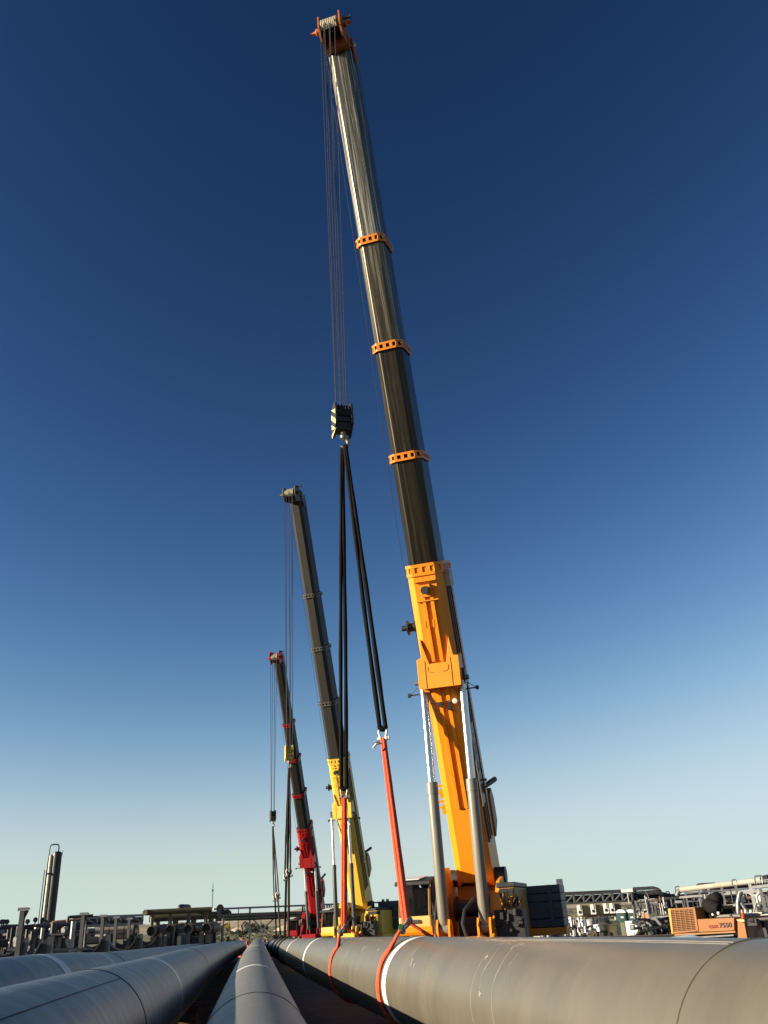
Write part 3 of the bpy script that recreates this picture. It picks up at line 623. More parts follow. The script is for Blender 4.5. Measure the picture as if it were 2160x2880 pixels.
    for (a, v) in ((a1_, v0+0.04), (a1_, v1-0.04), (am, v1-0.04), (am, v0+0.04), (a0+0.05, v0+0.04), (a0+0.05, v1-0.04)):
        q = MB(); q.bar(Tp(a, v, zin), Tp(a-(0.18 if a > am else 0), v, zt), 0.055, 0.06); q.build('cab_pillar', c['cabmat2'], cabm)
    q = MB(); q.prism(fillet([(a0-0.02, zt), (a1_+0.12, zt-0.1), (a1_+0.1, zt+0.0), (am, zt+0.15), (a0, zt+0.12)], 0.03), V((base.x, base.y, 0)), h, V((0,0,1)), s, v0-0.04, v1+0.04); q.build('cab_roof', STEEL_D, cabm)
    q = MB(); q.prism([(am-0.3, zt+0.16), (a1_, zt+0.05), (a1_, zt+0.075), (am-0.3, zt+0.19)], V((base.x, base.y, 0)), h, V((0,0,1)), s, v0+0.1, v1-0.3); q.build('roof_hatch', WHITE, cabm)
    q = MB(); q.box(Tp(am-0.1, (v0+v1)/2, zl+0.12), (0.5, 0.5, 0.16), TX); q.build('cab_seat', SEAT, cabm, bevel=0.05)
    q = MB(); q.box(Tp(am-0.4, (v0+v1)/2+0.05, zl+0.48), (0.14, 0.46, 0.62), TX); q.box(Tp(am-0.42, (v0+v1)/2+0.05, zl+0.88), (0.1, 0.28, 0.18), TX); q.build('cab_seat_back', SEAT, cabm, bevel=0.05)
    q = MB(); q.box(Tp(am+0.25, v0+0.25, zl+0.18), (0.25, 0.28, 0.4), TX); q.box(Tp(a0+0.06, (v0+v1)/2, (zl+zb)/2+0.1), (0.06, v1-v0-0.1, (zl-zb)), TX); q.build('control_console', BLACK, cabm, bevel=0.03)
    q = MB(); q.box(Tp(a1_-0.085, (v0+v1)/2, (zl+zt)/2), (0.012, v1-v0-0.14, zt-zl-0.04), (h+V((0,0,-0.0)), s, V((0,0,1)))); q.build('windscreen', GLASS, cabm)
    q = MB(); q.box(Tp(am-0.05, v0+0.02, (zl+zt)/2), (a1_-a0-0.12, 0.012, zt-zl-0.04), TX); q.build('side_window', glass('sun_stop_cab_glass', (0.01, 0.012, 0.014), 0.8), cabm)  # dark side glass added to keep the sun out of the cab
    q = MB(); q.box(Tp(a0+0.03, v0+0.14*(v1-v0), (zl+zt)/2), (0.03, (v1-v0)*0.26, zt-zl), TX); q.box(Tp(a0+0.03, (v0+v1)/2, zl+0.18), (0.03, v1-v0, 0.36), TX); q.build('cab_rear_wall', BLACK, cabm)
    q = MB(); q.box(Tp(am+0.1, v1+0.03, (zl+zt)/2-0.3), (a1_-a0-0.5, 0.05, zt-zl+0.5), TX) if c.get('door') else q.box(Tp(am, v1+0.02, zb+0.25), (0.6, 0.02, 0.3), TX); q.build('cab_door', BLACK, cabm)
    if c.get('plate'):
        q = MB(); q.box(Tp(a1_+0.055, (v0+v1)/2+0.03, zl-0.14), (0.02, 0.24, 0.09), TX); q.build('cab_name_plate', STEEL_D, cabm)
    # lettering on the flank
    if c.get('flank'):
        pl = MB(); pl.box(Lp(u_at(2160), W0/2+0.075*sc, -0.3*W0), (u_at(2050)-u_at(2280), 0.02, 0.5*W0), AX); fp = lo_build(pl, 'flank_panel', mat('dusty_flank_panel', (0.26, 0.22, 0.19), 0.5), root)
        rt = ROT.pop(fp.name); tl = text_on(c['flank'], Lp(u_at(2075), W0/2+0.09*sc, -0.18*W0), -bdir, -n, 0.55, 0.004, mat('dark_flank_lettering', (0.10, 0.045, 0.03), 0.5), 'lettering', fp); tl.data.transform(rt.inverted())
    # --- carrier: deck, wheels
    cdir = V(c['cdir']).normalized(); cs = cdir.cross(V((0,0,1)))
    CXX = (cdir, cs, V((0,0,1))); cb = V((base.x, base.y, 0))
    dz = zf-0.9*sc
    q = MB(); q.box(cb+V((0,0,dz-0.18*sc))+cdir*c['coff'], (c['clen'], 2.7*sc, 0.42*sc), CXX); car = q.build('carrier_deck', c['carmat'], root, bevel=0.05)
    q = MB(); q.lathe([(0.2, -0.18*sc), (1.25*sc, -0.18*sc), (1.25*sc, 0.12*sc), (0.2, 0.12*sc)], cb+V((0,0,dz+0.15*sc)), (0,0,1), 28); q.build('slewing_ring', STEEL_D, root, smooth=30)
    rw = min(0.72, (dz-0.4*sc-g0)*0.55+0.25)
    for j in range(6):
        for sd in (-1, 1):
            o_ = cb+cdir*(c['coff']-c['clen']*0.42+c['clen']*0.84*j/5)+cs*sd*1.05*sc+V((0,0,g0+rw))
            q = MB(); q.lathe([(rw*0.55, -0.18), (rw*0.9, -0.2), (rw, -0.13), (rw, 0.13), (rw*0.9, 0.2), (rw*0.55, 0.18)], o_, cs, 24); wh = q.build('wheel', BLACK, root, smooth=30)
            q = MB(); q.lathe([(0.001, -0.1), (rw*0.3, -0.12), (rw*0.56, -0.05), (rw*0.56, 0.05), (rw*0.3, 0.12), (0.001, 0.1)], o_, cs, 16); q.build('wheel_rim', STEEL_G, wh)
    # small fittings on the flanks of the base section
    for py_, sd, big in c['fits']:
        u_ = u_at(py_)
        q = MB()
        if big: 
            q.prism([(-0.9*sc, 0), (0.5*sc, 0), (0.6*sc, -0.5*sc), (0.2*sc, -0.75*sc), (-0.6*sc, -0.7*sc)], Lp(u_, W0*0.3, -W0*Dk), bdir, n, s, -0.25*sc, 0.3*sc); q.build('boom_winch_box', c['fitmat'], root, bevel=0.03)
            q = MB(); q.tube([Lp(u_+0.75*sc, W0*0.35, -W0*Dk+0.1), Lp(u_+0.75*sc, W0*0.35+0.35*sc, -W0*Dk-0.95*sc)], 0.09*sc, 8); q.build('camera_arm', STEEL_D, root)
            q = MB()
            for j in range(7): q.box(Lp(u_-0.95*sc+0.05*(j % 3), W0*0.3+0.1*(j % 2)*sc, -W0*Dk-(0.2+0.07*j)*sc), (0.2*sc, 0.12*sc, 0.1*sc), AX)
            q.build('rope_guide', BLACK, root)
        else:
            q.box(Lp(u_, sd*(W0/2+0.08*sc), -0.45*W0), (0.26*sc, 0.18*sc, 0.18*sc), AX); q.box(Lp(u_+0.25*sc, sd*(W0/2+0.1*sc), -0.45*W0), (0.06*sc, 0.3*sc, 0.1*sc), AX); q.tube([Lp(u_-0.02, sd*(W0/2+0.1*sc), -0.45*W0), Lp(u_+0.12*sc, sd*(W0/2+0.32*sc), -0.45*W0)], [0.045*sc, 0.01], 6); q.build('boom_lug', c['fitmat'] if sd > 0 else paintm, root)
    return dict(root=root, P0=P0, h=h, s=s, n=n, b=bdir, hook=bx, Lp=Lp, sections=sections, u_at=u_at, W0=W0, zf=zf, Tp=Tp, us=us, Dk=Dk, L=Ltot)
C1 = crane(dict(paint=OR, label='large orange telescopic crane with black boom, nearest the viewer, cab behind the near red sling', base=(1338, 2503, 28.6), tip=(947, 128, 17.9),
   collars=[1588, 1270, 958, 658], W=[1.18, 1.0, 0.945, 0.885, 0.835], D=1.45, cz=0.2, scale=1.0, secmats=[BM_DRK, BM_DRK, BM_MID, BM_TIP], collarmat=COLLAR_OR,
   bracket=1885, ribs=(1648, 2272), feet=[(1251, 2618), (1366, 2612)], footR=26.3, rodtops=[(1191, 1935), (1300, 1915)], joints=[2201, 2190], cylr=0.165, barmat=BAR_G,
   hscale=0.92, headw=0.80, headmat=mat('dark_orange_head', (0.42, 0.115, 0.012), 0.5, 0, 0.15, 3, (0.16, 0.055, 0.018), 0.35, 5), nsheave=9, block=(962, 1140), bw=0.5, ropes=(-0.5, -0.28, -0.2, 0.05, 0.1, 0.42), roper=0.013,  # head colour is a darker, redder orange with dark blotches
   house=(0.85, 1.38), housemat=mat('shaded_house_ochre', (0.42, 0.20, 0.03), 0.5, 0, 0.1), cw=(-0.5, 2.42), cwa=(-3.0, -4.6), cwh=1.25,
   cab=(-0.55, 1.15, -1.97, -0.98, -0.1, 1.34), cabmat=mat('pale_orange_cab_paint', (0.80, 0.52, 0.17), 0.4, 0, 0.05), cabmat2=mat('cab_pillar_orange', (0.55, 0.28, 0.08), 0.5), door=True, plate=True,
   flank='I N G', cdir=(0.1, 1, 0), coff=1.0, clen=13.0, carmat=OR, fits=[(2240, -1, 0), (2285, -1, 0), (2235, 1, 0), (2330, 1, 1)], fitmat=mat('brown_fitting_paint', (0.30, 0.13, 0.035), 0.5)))
C2 = crane(dict(paint=YE, label='yellow telescopic crane with grey boom collars, between the orange crane and the red crane', base=(1009, 2566, 61.5), tip=(826, 1406, 50.6),
   collars=[2136, 1974, 1820, 1670], W=[1.14, 1.02, 0.96, 0.9, 0.84], D=1.45, cz=0.2, scale=1.0, secmats=[BM_FAR]*4, collarmat=COLLAR_GREY,
   bracket=2276, ribs=(2152, 2400), feet=[(947, 2618), (998, 2618)], footR=59.3, rodtops=[(934, 2301), (980, 2297)], joints=[2432, 2428], cylr=0.135, barmat=BAR_D,
   hscale=1.0, headw=0.85, headmat=mat('grimy_yellow_head', (0.09, 0.075, 0.045), 0.5), nsheave=8, block=(806, 2096), bw=0.5, ropes=(-0.5, -0.25, 0.05, 0.3, 0.45), roper=0.02,
   house=(0.85, 1.9), housemat=YE, cw=(0.9, 3.0), cwa=(-2.6, -4.4), cwh=1.75,
   cab=(-0.4, 1.1, -1.95, -1.05, -0.3, 1.2), cabmat=mat('pale_yellow_cab_paint', (0.8, 0.62, 0.22), 0.4, 0, 0.05), cabmat2=mat('cab_pillar_yellow', (0.6, 0.45, 0.15), 0.5),
   cdir=(0.1, 1, 0), coff=1.0, clen=13.0, carmat=YE, fits=[(2440, -1, 0), (2432, 1, 0), (2460, 1, 1)], fitmat=mat('ochre_fitting_paint', (0.3, 0.2, 0.04), 0.5)))
C3 = crane(dict(paint=RD, label='red telescopic crane with red boom collars, farthest of the cranes', base=(889, 2588, 80), tip=(779, 1858, 67.5),
   collars=[2334, 2236, 2137, 2038], W=[1.1, 0.93, 0.86, 0.78, 0.7], D=1.5, cz=0.2, scale=1.0, secmats=[BM_FAR]*4, collarmat=RD,
   bracket=2420, ribs=(2345, 2520), feet=[(868, 2621), (897, 2619)], footR=77.5, rodtops=[(856, 2440), (886, 2439)], joints=[2507, 2506], cylr=0.125, barmat=BAR_D,
   hscale=0.95, headw=0.8, headmat=RD, nsheave=7, block=(773, 2278), bw=0.45, ropes=(-0.5, -0.2, 0.1, 0.4), roper=0.02,
   house=(0.85, 1.7), housemat=RD, cw=(0.6, 2.6), cwa=(-2.6, -4.2), cwh=1.4,
   cab=(-0.4, 1.0, -2.1, -1.2, -0.3, 1.0), cabmat=RD, cabmat2=mat('cab_pillar_red', (0.2, 0.02, 0.02), 0.5),
   cdir=(0.1, 1, 0), coff=1.0, clen=12.0, carmat=RD, fits=[(2530, -1, 0), (2520, 1, 0), (2530, 1, 1)], fitmat=RD))

# ------------------------------------------------------------------ hook blocks (hang from the ropes: things of their own)
STRIPE = mat('pale_yellow_stripe', (0.80, 0.74, 0.30), 0.5, 0, 0.05)
PLATE_DK = mat('black_block_paint', (0.026, 0.024, 0.021), 0.5, 0, 0.2)
HOOK_M = mat('worn_hook_steel', (0.30, 0.24, 0.16), 0.5, 0.2, 0.2)
def hook_block(c, top, w, d, hgt, label, style):
    "top = where the ropes enter; w across the sheaves, d depth of a plate, hgt plate height"
    z = V((0,0,1)); e = (c['s']*cos(RAD(-30))+c['h']*sin(RAD(-30))).normalized(); f = z.cross(e)  # e across sheaves; f roughly away from the viewer
    f = -f if f.dot(V((0,1,0))) > 0 else f                                      # f faces the viewer
    o = top - z*hgt/2
    root = thing('hook_block', o, label, 'hook block', 'hook blocks hanging from the cranes')
    pm = PLATE_DK if style != 'yellow' else mat('yellow_block_paint', (0.62, 0.48, 0.10), 0.45, 0, 0.1)
    pl = [(-0.34, -0.5), (-0.15, -0.52), (0.28, -0.36), (0.46, -0.3), (0.46, -0.02), (0.36, 0.05), (0.46, 0.2), (0.38, 0.4), (0.16, 0.5), (-0.2, 0.5), (-0.42, 0.36), (-0.48, 0.1), (-0.38, -0.02), (-0.46, -0.12), (-0.44, -0.42)]
    pl = [(a*d, b_*hgt) for a, b_ in pl]; th = 0.05
    for sd in (-1, 1):
        q = MB(); q.prism(pl, o, f, z, e, sd*w/2-th/2, sd*w/2+th/2); p_ = q.build('side_plate', pm, root, smooth=0)
        if style == 'striped' and sd == -1:
            for k in range(4):
                b0 = 0.5-0.34*k
                st = [(-0.45, b0-0.02), (0.45, b0-0.5), (0.45, b0-0.33), (-0.45, b0+0.15)]
                # clip the stripe to the plate outline (Sutherland-Hodgman against the convex hull box of the plate)
                st = [(a*d, max(-0.5, min(0.48, b_))*hgt) for a, b_ in st]
                q = MB(); q.prism([(max(-0.42*d, min(0.42*d, a)), b_) for a, b_ in st], o, f, z, e, sd*(w/2+th/2), sd*(w/2+th/2+0.006)); q.build('warning_stripe', STRIPE, p_, smooth=0)
    q = MB(); nsv = 5
    for j in range(nsv):
        x = -w/2+w*(j+0.5)/nsv; tw = w/nsv*0.42; r = d*0.44
        q.lathe([(0.05, -tw), (r, -tw), (r*0.86, -tw*0.3), (r*0.86, tw*0.3), (r, tw), (0.05, tw)], o+e*x+z*hgt*0.16, e, 20)
    q.build('sheave_bundle', pm if style == 'yellow' else STEEL_D, root, smooth=30)
    q = MB(); q.box(o-z*hgt*0.3, (w*0.96, d*0.5, hgt*0.24), (e, f, z)); q.box(o+f*0.02-z*hgt*0.1, (w*0.9, d*0.55, hgt*0.14), (e, f, z)); q.build('crosshead', pm, root, bevel=0.01)
    q = MB(); hk = o-z*hgt*0.42
    q.tube([hk, hk-z*0.12*hgt, hk-z*0.22*hgt], [0.075*hgt/0.95, 0.085*hgt/0.95, 0.065*hgt/0.95], 12)
    cc = hk-z*0.36*hgt; rr = 0.14*hgt
    q.tube([cc+e*rr*cos(RAD(a))+z*rr*sin(RAD(a)) for a in range(90, -140, -14)], [0.05*hgt]*8+[0.055*hgt]*5+[0.04*hgt, 0.03*hgt, 0.015*hgt, 0.01*hgt], 10)
    q.build('hook', HOOK_M, root, smooth=60)
    return root, cc-z*rr*0.9
B1, HK1 = hook_block(C1, C1['hook'], 0.40, 0.60, 0.86, 'black hook block with pale yellow stripes on its sunlit cheek, hanging from the orange crane', 'striped')
B2, HK2 = hook_block(C2, C2['hook'], 0.42, 0.6, 0.92, 'yellow hook block hanging from the yellow crane in front of the red crane boom', 'yellow')
B3, HK3 = hook_block(C3, C3['hook'], 0.36, 0.5, 0.85, 'small dark hook block hanging from the red crane, lowest of the hook blocks', 'dark')

# ------------------------------------------------------------------ slings and shackles
def shackle(o, up, side, size, material, pinmat, label, grp='bow shackles in the slings'):
    up = V(up).normalized(); side = (V(side)-up*V(side).dot(up)).normalized()
    root = thing('bow_shackle', o, label, 'shackle', grp); r = size*0.16
    q = MB(); q.tube([o-side*size*0.42-up*size*0.5, o-side*size*0.42-up*size*0.1]+[o+side*size*0.55*sin(RAD(a))+up*(size*0.35+size*0.45*cos(RAD(a))) for a in range(-105, 106, 21)]+[o+side*size*0.42-up*size*0.1, o+side*size*0.42-up*size*0.5], r, 8)
    for sd in (-1, 1): q.lathe([(r*0.8, -r*0.9), (r*1.9, -r*0.9), (r*1.9, r*0.9), (r*0.8, r*0.9)], o+side*sd*size*0.42-up*size*0.5, side, 12)
    q.build('shackle_bow', material, root, smooth=50)
    q = MB(); q.lathe([(0.001, -size*0.8), (r*1.2, -size*0.8), (r*1.2, -size*0.62), (r*0.85, -size*0.6), (r*0.85, size*0.7), (r*1.6, size*0.7), (r*1.6, size*0.85), (0.001, size*0.86)], o-up*size*0.5, side, 12); q.build('shackle_pin', pinmat, root)
    return root
def cat3(a, b_, k, sag=0.0): return [a+(b_-a)*(i/k)+V((0,0,-sag*sin(pi*i/k))) for i in range(k+1)]
def red_sling(k, yc, apex, upper, label, wd):
    "choked round the pipe: a bundle of soft tubes from the upper shackle to the apex, and a wrapped loop"
    root = thing('round_sling', apex, label, 'sling', 'red round slings')
    side = V((1, 0.1, 0)).normalized(); q = MB()
    for j, (a, b_) in enumerate(((-1, 0), (0, 0.35), (1, 0), (0.1, -0.5))):
        r0_ = wd*0.30; p_, q_ = apex+side*a*wd*0.33+V((0, b_*wd*0.5, 0)), upper+side*a*wd*0.26+V((0, b_*wd*0.4, 0))
        q.tube([p_+(q_-p_)*(i/12) for i in range(13)], [r0_*(1.0-0.18*i/12)*(1+0.05*sin(i*2.1+j)) for i in range(13)], 10)
    q.build('sling_leg', RED, root, smooth=60)
    q = MB(); c = pc(k, yc)
    for j in range(4):
        yo = (j-1.5)*wd*0.30; rr = PR+0.018+0.008*(j % 2); pts = []
        a0, a1 = 137-3*j, 402+2*j
        c2 = pc(k, yc+yo); t, ex, ez = pframe(k, yc)
        for i in range(41):
            a = RAD(a0+(a1-a0)*i/40); wob = 0.012*sin(i*0.8+j*2)
            pts.append(c2+(ex*cos(a)+ez*sin(a))*(rr+wob*0.4)+t*(wob-yo*0.25*sin(i/40*pi)))
        st = apex-V((0.10, 0, 0.07))+V((0, yo*0.3, 0)); en = apex+V((0.06, 0, 0.0))+V((0, yo*0.4, 0))
        pre = [st+(pts[0]-st)*(i/6) for i in range(6)]; post = [pts[-1]+(en-pts[-1])*(i/6) for i in range(1, 7)]
        ntot = len(pre)+len(pts)+len(post)
        q.tube(pre+pts+post, [wd*0.19*(1+0.1*sin(i*1.3+j)) for i in range(ntot)], 8)
    q.build('choke_loop', RED, root, smooth=60)
    return root
hk1 = HK1
def leg_point(a, b_, py):
    lo, hi = 0.0, 1.0
    for _ in range(40):
        md = (lo+hi)/2
        if px(a+(b_-a)*md)[1] < py: lo = md
        else: hi = md
    return a+(b_-a)*lo
ap1 = at(1144, 2598, Y=13.45); ap2 = at(968, 2612, Y=19.7)
up1 = at(1077, 2066, Y=hk1.y+(ap1.y-hk1.y)*0.46); up2 = at(968, 2232, Y=hk1.y+(ap2.y-hk1.y)*0.60)
red_sling('R', 13.45, ap1, up1-V((0,0,0.08)), 'red round sling choked round the pipe beside its widest white band, nearest the viewer', 0.118)
red_sling('R', 19.7, ap2, up2-V((0,0,0.08)), 'red round sling farther along the pipe, in front of the yellow crane', 0.118)
SH_W = mat('white_shackle_paint', (0.72, 0.70, 0.62), 0.4); SH_G = mat('grey_shackle_steel', (0.25, 0.25, 0.24), 0.4, 0.6); PIN_G = mat('green_shackle_pin', (0.015, 0.09, 0.025), 0.4)
shackle(up1, (0,0,1), (0.9, -0.45, 0), 0.145, SH_W, SH_W, 'white shackle joining the black leg to the near red sling')
shackle(up2, (0,0,1), (0.9, -0.45, 0), 0.145, SH_G, SH_G, 'dark shackle at the top of the far red sling, level with the yellow crane boom')
shackle(ap1+V((-0.03, -0.06, -0.02)), (0.75, 0, 0.66), (-0.5, -0.85, 0.1), 0.15, SH_G, PIN_G, 'grey shackle with green pin on top of the pipe, gathering the near red sling')
shackle(ap2+V((-0.03, -0.06, -0.02)), (0.75, 0, 0.66), (-0.5, -0.85, 0.1), 0.16, SH_G, SH_G, 'grey shackle gathering the far red sling above the pipe')
q = MB(); p_ = up1+(ap1-up1)*0.07; q.tube([p_+V((-0.05, -0.06, 0.02)), p_+V((-0.16, -0.08, 0.01)), p_+V((-0.22, -0.08, -0.06))], [0.012, 0.02, 0.026], 6); q.tube([p_+V((-0.05, -0.06, 0.02)), p_+V((-0.14, -0.08, 0.05)), p_+V((-0.2, -0.07, 0.04))], [0.012, 0.016, 0.02], 6)
tag(q.build('tag_tie', WHITE, loc=p_), 'white label tie dangling from the top of the near red sling', 'label tie')
def black_sling(a, b_, r, gap, material, label, grp, flat=1.0):
    q = MB(); side = V((1, -0.15, 0)).normalized(); m_ = (a+b_)/2
    for sd in (-1, 1):
        pts = [a+(b_-a)*(i/14)+side*sd*gap*(0.25+0.75*min(1, i/14*1.6))+V((0,0,0)) for i in range(15)]
        q.tube(pts, [r*(0.9+0.1*sin(i*1.7+sd)) for i in range(15)], 10)
    q.tube([b_+side*gap*cos(RAD(x))+V((0,0,gap*1.1*sin(RAD(x)))) for x in range(180, 361, 30)], r*1.02, 10)
    return tag(q.build('lifting_sling', material, loc=a, smooth=60), label, 'sling', grp)
black_sling(hk1+V((0.03, -0.06, 0)), up1+V((0,0,0.16)), 0.052, 0.055, BLK_SLING, 'black double sling leg slanting from the striped hook block to the near red sling', 'black sling legs')
black_sling(hk1+V((-0.03, 0.06, 0)), up2+V((0,0,0.16)), 0.05, 0.058, BLK_SLING, 'black double sling leg hanging plumb from the striped hook block to the far red sling', 'black sling legs')
def far_rig(hk, legs, r, mats, who):
    for (x0, y0, ysh), mm, lab in zip(legs, mats, ('left', 'right')):
        e_ = at(x0, y0, X=2.04); e_.z = pc('R', e_.y).z+PR+0.12
        sh = leg_point(hk, e_, ysh)
        black_sling(hk, sh+V((0,0,0.1)), r, r*1.5, mm, '%s hand sling leg under the hook block of the %s crane' % (lab, who), 'sling legs of the %s crane' % who)
        q = MB(); q.tube([sh, e_], r*1.25, 8); c = pc('R', e_.y); t, ex, ez = pframe('R', e_.y)
        for k in (-1, 1): q.tube([e_]+[c+(ex*cos(RAD(a))+ez*sin(RAD(a)))*(PR+0.03)+t*0.16*k for a in range(125, 420, 12)]+[e_], r*0.8, 6)
        tag(q.build('choked_sling', mm, loc=e_, smooth=60), '%s hand dark sling choked round the far pipe below the %s crane hook' % (lab, who), 'sling', 'slings of the %s crane choked round the pipe' % who)
        shackle(sh, (0,0,1), (1, 0, 0), 0.26, SH_W, SH_W, '%s hand white shackle in the slings below the %s crane hook' % (lab, who))
far_rig(HK2, [(801, 2630, 2468), (812, 2631, 2456)], 0.055, [BLK_SLING, BRN_SLING], 'yellow')
far_rig(HK3, [(777, 2640, 2528), (789, 2638, 2520)], 0.05, [BLK_SLING, BRN_SLING], 'red')
for nm, c in (('C1', C1), ('C2', C2), ('C3', C3)): print(nm, 'hook px', px(c['hook']), tuple(round(a, 2) for a in c['hook']), 'E', round(math.degrees(math.asin(c['b'].z))), 'L', round(c['L'], 1))
# ------------------------------------------------------------------ helpers for the plant
Zv = V((0,0,1))
def facing(p, rot=0.0):
    f = V((-p.x, -p.y, 0)).normalized(); a = RAD(rot); f = V((f.x*cos(a)-f.y*sin(a), f.x*sin(a)+f.y*cos(a), 0)); e = (-f).cross(Zv); return e, f
def rect(x0, y0, x1, y1, R, ground=False):
    xm, ym = (x0+x1)/2, (y0+y1)/2
    c = at(xm, ym, R=R); wd = (at(x1, ym, R=R)-at(x0, ym, R=R)).length; zt = at(xm, y0, R=R).z; zb = at(xm, y1, R=R).z
    if ground: zb = gh(c.x, c.y)
    return V((c.x, c.y, 0)), wd, zb, zt
def solid(mb, c, wd, zb, zt, dp, rot=0.0, back=True):
    e, f = facing(c, rot); cc = c-f*dp/2 if back else c
    mb.box(V((cc.x, cc.y, (zb+zt)/2)), (wd, dp, zt-zb), (e, f, Zv)); return e, f
def down(p): return V((p.x, p.y, gh(p.x, p.y)))
def hz(x0, y0, x1, y1, R):
    "a level line through two pixels: both ends at the height of the first"
    a = at(x0, y0, R=R); b_ = at(x1, y1, R=R)
    if abs(a.z) > 1.0:
        c_ = at(x1, y1, Z=a.z); r2 = hypot(c_.x, c_.y)
        if c_.y > 0 and R*0.6 < r2 < R*1.7: b_ = c_
    return a, b_
RUST = mat('rusty_brown_pipe', (0.17, 0.085, 0.055), 0.6, 0, 0.25, 3)
CREAM = mat('cream_cladding', (0.62, 0.55, 0.42), 0.5, 0, 0.06, 1.2, (0.72, 0.68, 0.58), 0.35, 0.5)
CLAD = mat('silver_cladding', (0.55, 0.54, 0.50), 0.35, 0.5, 0.1, 2)

# ------------------------------------------------------------------ LEFT: saddles
SADDLE = mat('painted_saddle_steel', (0.03, 0.03, 0.032), 0.5, 0.1, 0.25, 3); SAD_F = mat('saddle_flange_steel', (0.10, 0.098, 0.095), 0.5, 0.2, 0.2, 3)
def make_saddle(p, r, label):
    "steel cradle with a half-round seat; p = centre of the curve"
    gl = gh(p.x, p.y); root = thing('pipe_saddle', (p.x, p.y, gl), label, 'saddle', 'steel saddles in rows'); o = V((p.x, p.y, p.z)); ex, ey = V((1,0,0)), V((0,1,0))
    hw = r*1.22; zb = gl-p.z
    arc = [(r*cos(RAD(a)), r*sin(RAD(a))) for a in range(-175, -4, 9)]
    q = MB(); q.ring_loft([[o+ex*x+Zv*z+ey*d for x, z in [(-hw, zb), (-hw, 0.02)]+arc+[(hw, 0.02), (hw, zb)]] for d in (-0.03, 0.03)]); q.build('saddle_plate', SADDLE, root, smooth=0)
    q = MB(); q.ring_loft([[o+ex*x*k+Zv*z*k+ey*d for k, d in ((1, -0.2), (1, 0.2), (0.95, 0.2), (0.95, -0.2))] for x, z in arc]); q.build('seat_flange', SAD_F, root)
    for sd in (-1, 1):
        q = MB(); q.box(o+ex*sd*(hw+0.06)+Zv*(zb/2), (0.12, 0.26, -zb), (ex, ey, Zv)); q.build('side_post', SAD_F if sd > 0 else SADDLE, root)
    q = MB(); q.box(o+Zv*(zb+0.09)-ey*0.05, (hw*2.1, 0.3, 0.16), (ex, ey, Zv)); q.build('base_beam', SAD_F, root); return root
sad = [(-6.35, 26.6, 'nearest front-row steel saddle, at the left edge beside the leftmost pipe'), (-6.35, 37, 'front-row steel saddle directly below the second tall post from the left'),
       (-6.3, 47.5, 'front-row steel saddle below the beige tank'), (-6.3, 57.5, 'front-row steel saddle just left of the first open pipe end'), (-6.35, 70, 'front-row steel saddle beneath the second open pipe end'), (-6.4, 84, 'front-row steel saddle beneath the third open pipe end, smallest of its row'),
       (-11.2, 45, 'back-row steel saddle by the foot of the leftmost tall post'), (-10.6, 52, 'back-row steel saddle between the two leftmost tall posts'), (-9.8, 60, 'back-row steel saddle under the left end of the beige tank'), (-9.0, 68, 'back-row steel saddle under the right end of the beige tank'), (-8.4, 78, 'back-row steel saddle behind the first open pipe end')]
for x, y, lab in sad: make_saddle(V((x, y, -0.05-0.0055*(y-37)+(0.12 if x < -7 else 0))), 0.68, lab)
# small rails between saddles
q = MB(); prev = None
for (x0, y0, x1, y1, R) in [(75, 2680, 108, 2675, 30), (112, 2684, 150, 2680, 31), (150, 2680, 190, 2676, 33), (225, 2670, 262, 2668, 37), (100, 2672, 145, 2668, 34)]: a, b_ = hz(x0, y0, x1, y1, R); q.bar(a, b_, 0.08); q.bar(a, down(a), 0.07); q.bar(b_, down(b_), 0.07); (q.bar(prev, a, 0.06) if prev else None); prev = b_
tag(q.build('low_guard_rail', SAD_F, loc=down(at(110, 2682, R=31))), 'low grey steel guard rail among the saddles at the left', 'guard rail')
# tall T-posts
def t_post(x, y, R, w, label):
    p = at(x, y, R=R); g0 = gh(p.x, p.y); root = thing('support_post', (p.x, p.y, g0), label, 'post', 'tall steel support posts'); o = V((p.x, p.y, 0)); e, f = facing(p, -20)
    h0 = p.z-0.22*w/0.3
    q = MB(); q.box(o+f*w*0.42+Zv*(g0+h0)/2, (w, 0.05*w/0.3, h0-g0), (e, f, Zv)); q.box(o-f*w*0.42+Zv*(g0+h0)/2, (w, 0.05*w/0.3, h0-g0), (e, f, Zv)); q.box(o+Zv*(g0+h0)/2, (0.05, w*0.8, h0-g0), (e, f, Zv)); q.build('post_column', mat('shaded_grey_post', (0.085, 0.088, 0.09), 0.45, 0.2, 0.15, 3), root)
    q = MB(); q.box(o+e*w*0.2+Zv*(p.z-0.10*w/0.3), (w*2.3, w*1.2, 0.05), (e, f, Zv)); q.box(o+e*w*0.2+f*w*0.6+Zv*(p.z-0.11*w/0.3), (w*2.3, 0.03, 0.2*w/0.3), (e, f, Zv)); q.build('post_cap', STEEL_G, root)
    q = MB(); q.prism([(w*0.5, -0.2*w/0.3), (w*1.3, -0.2*w/0.3), (w*0.5, -0.75*w/0.3)], o+Zv*p.z, e, Zv, f, -0.03, 0.03); q.build('post_gusset', STEEL_D, root, smooth=0)
t_post(66, 2552, 33, 0.15, 'leftmost tall steel post with a wide cap, standing alone against the sky')
t_post(236, 2566, 41, 0.15, 'tall steel post with a wide cap at the left end of the truss')
t_post(291, 2572, 46, 0.145, 'tall steel post in front of the left part of the beige tank')
t_post(328, 2577, 50, 0.14, 'tall steel post in front of the middle of the beige tank')
t_post(365, 2581, 54, 0.14, 'tall steel post in front of the right end of the beige tank')
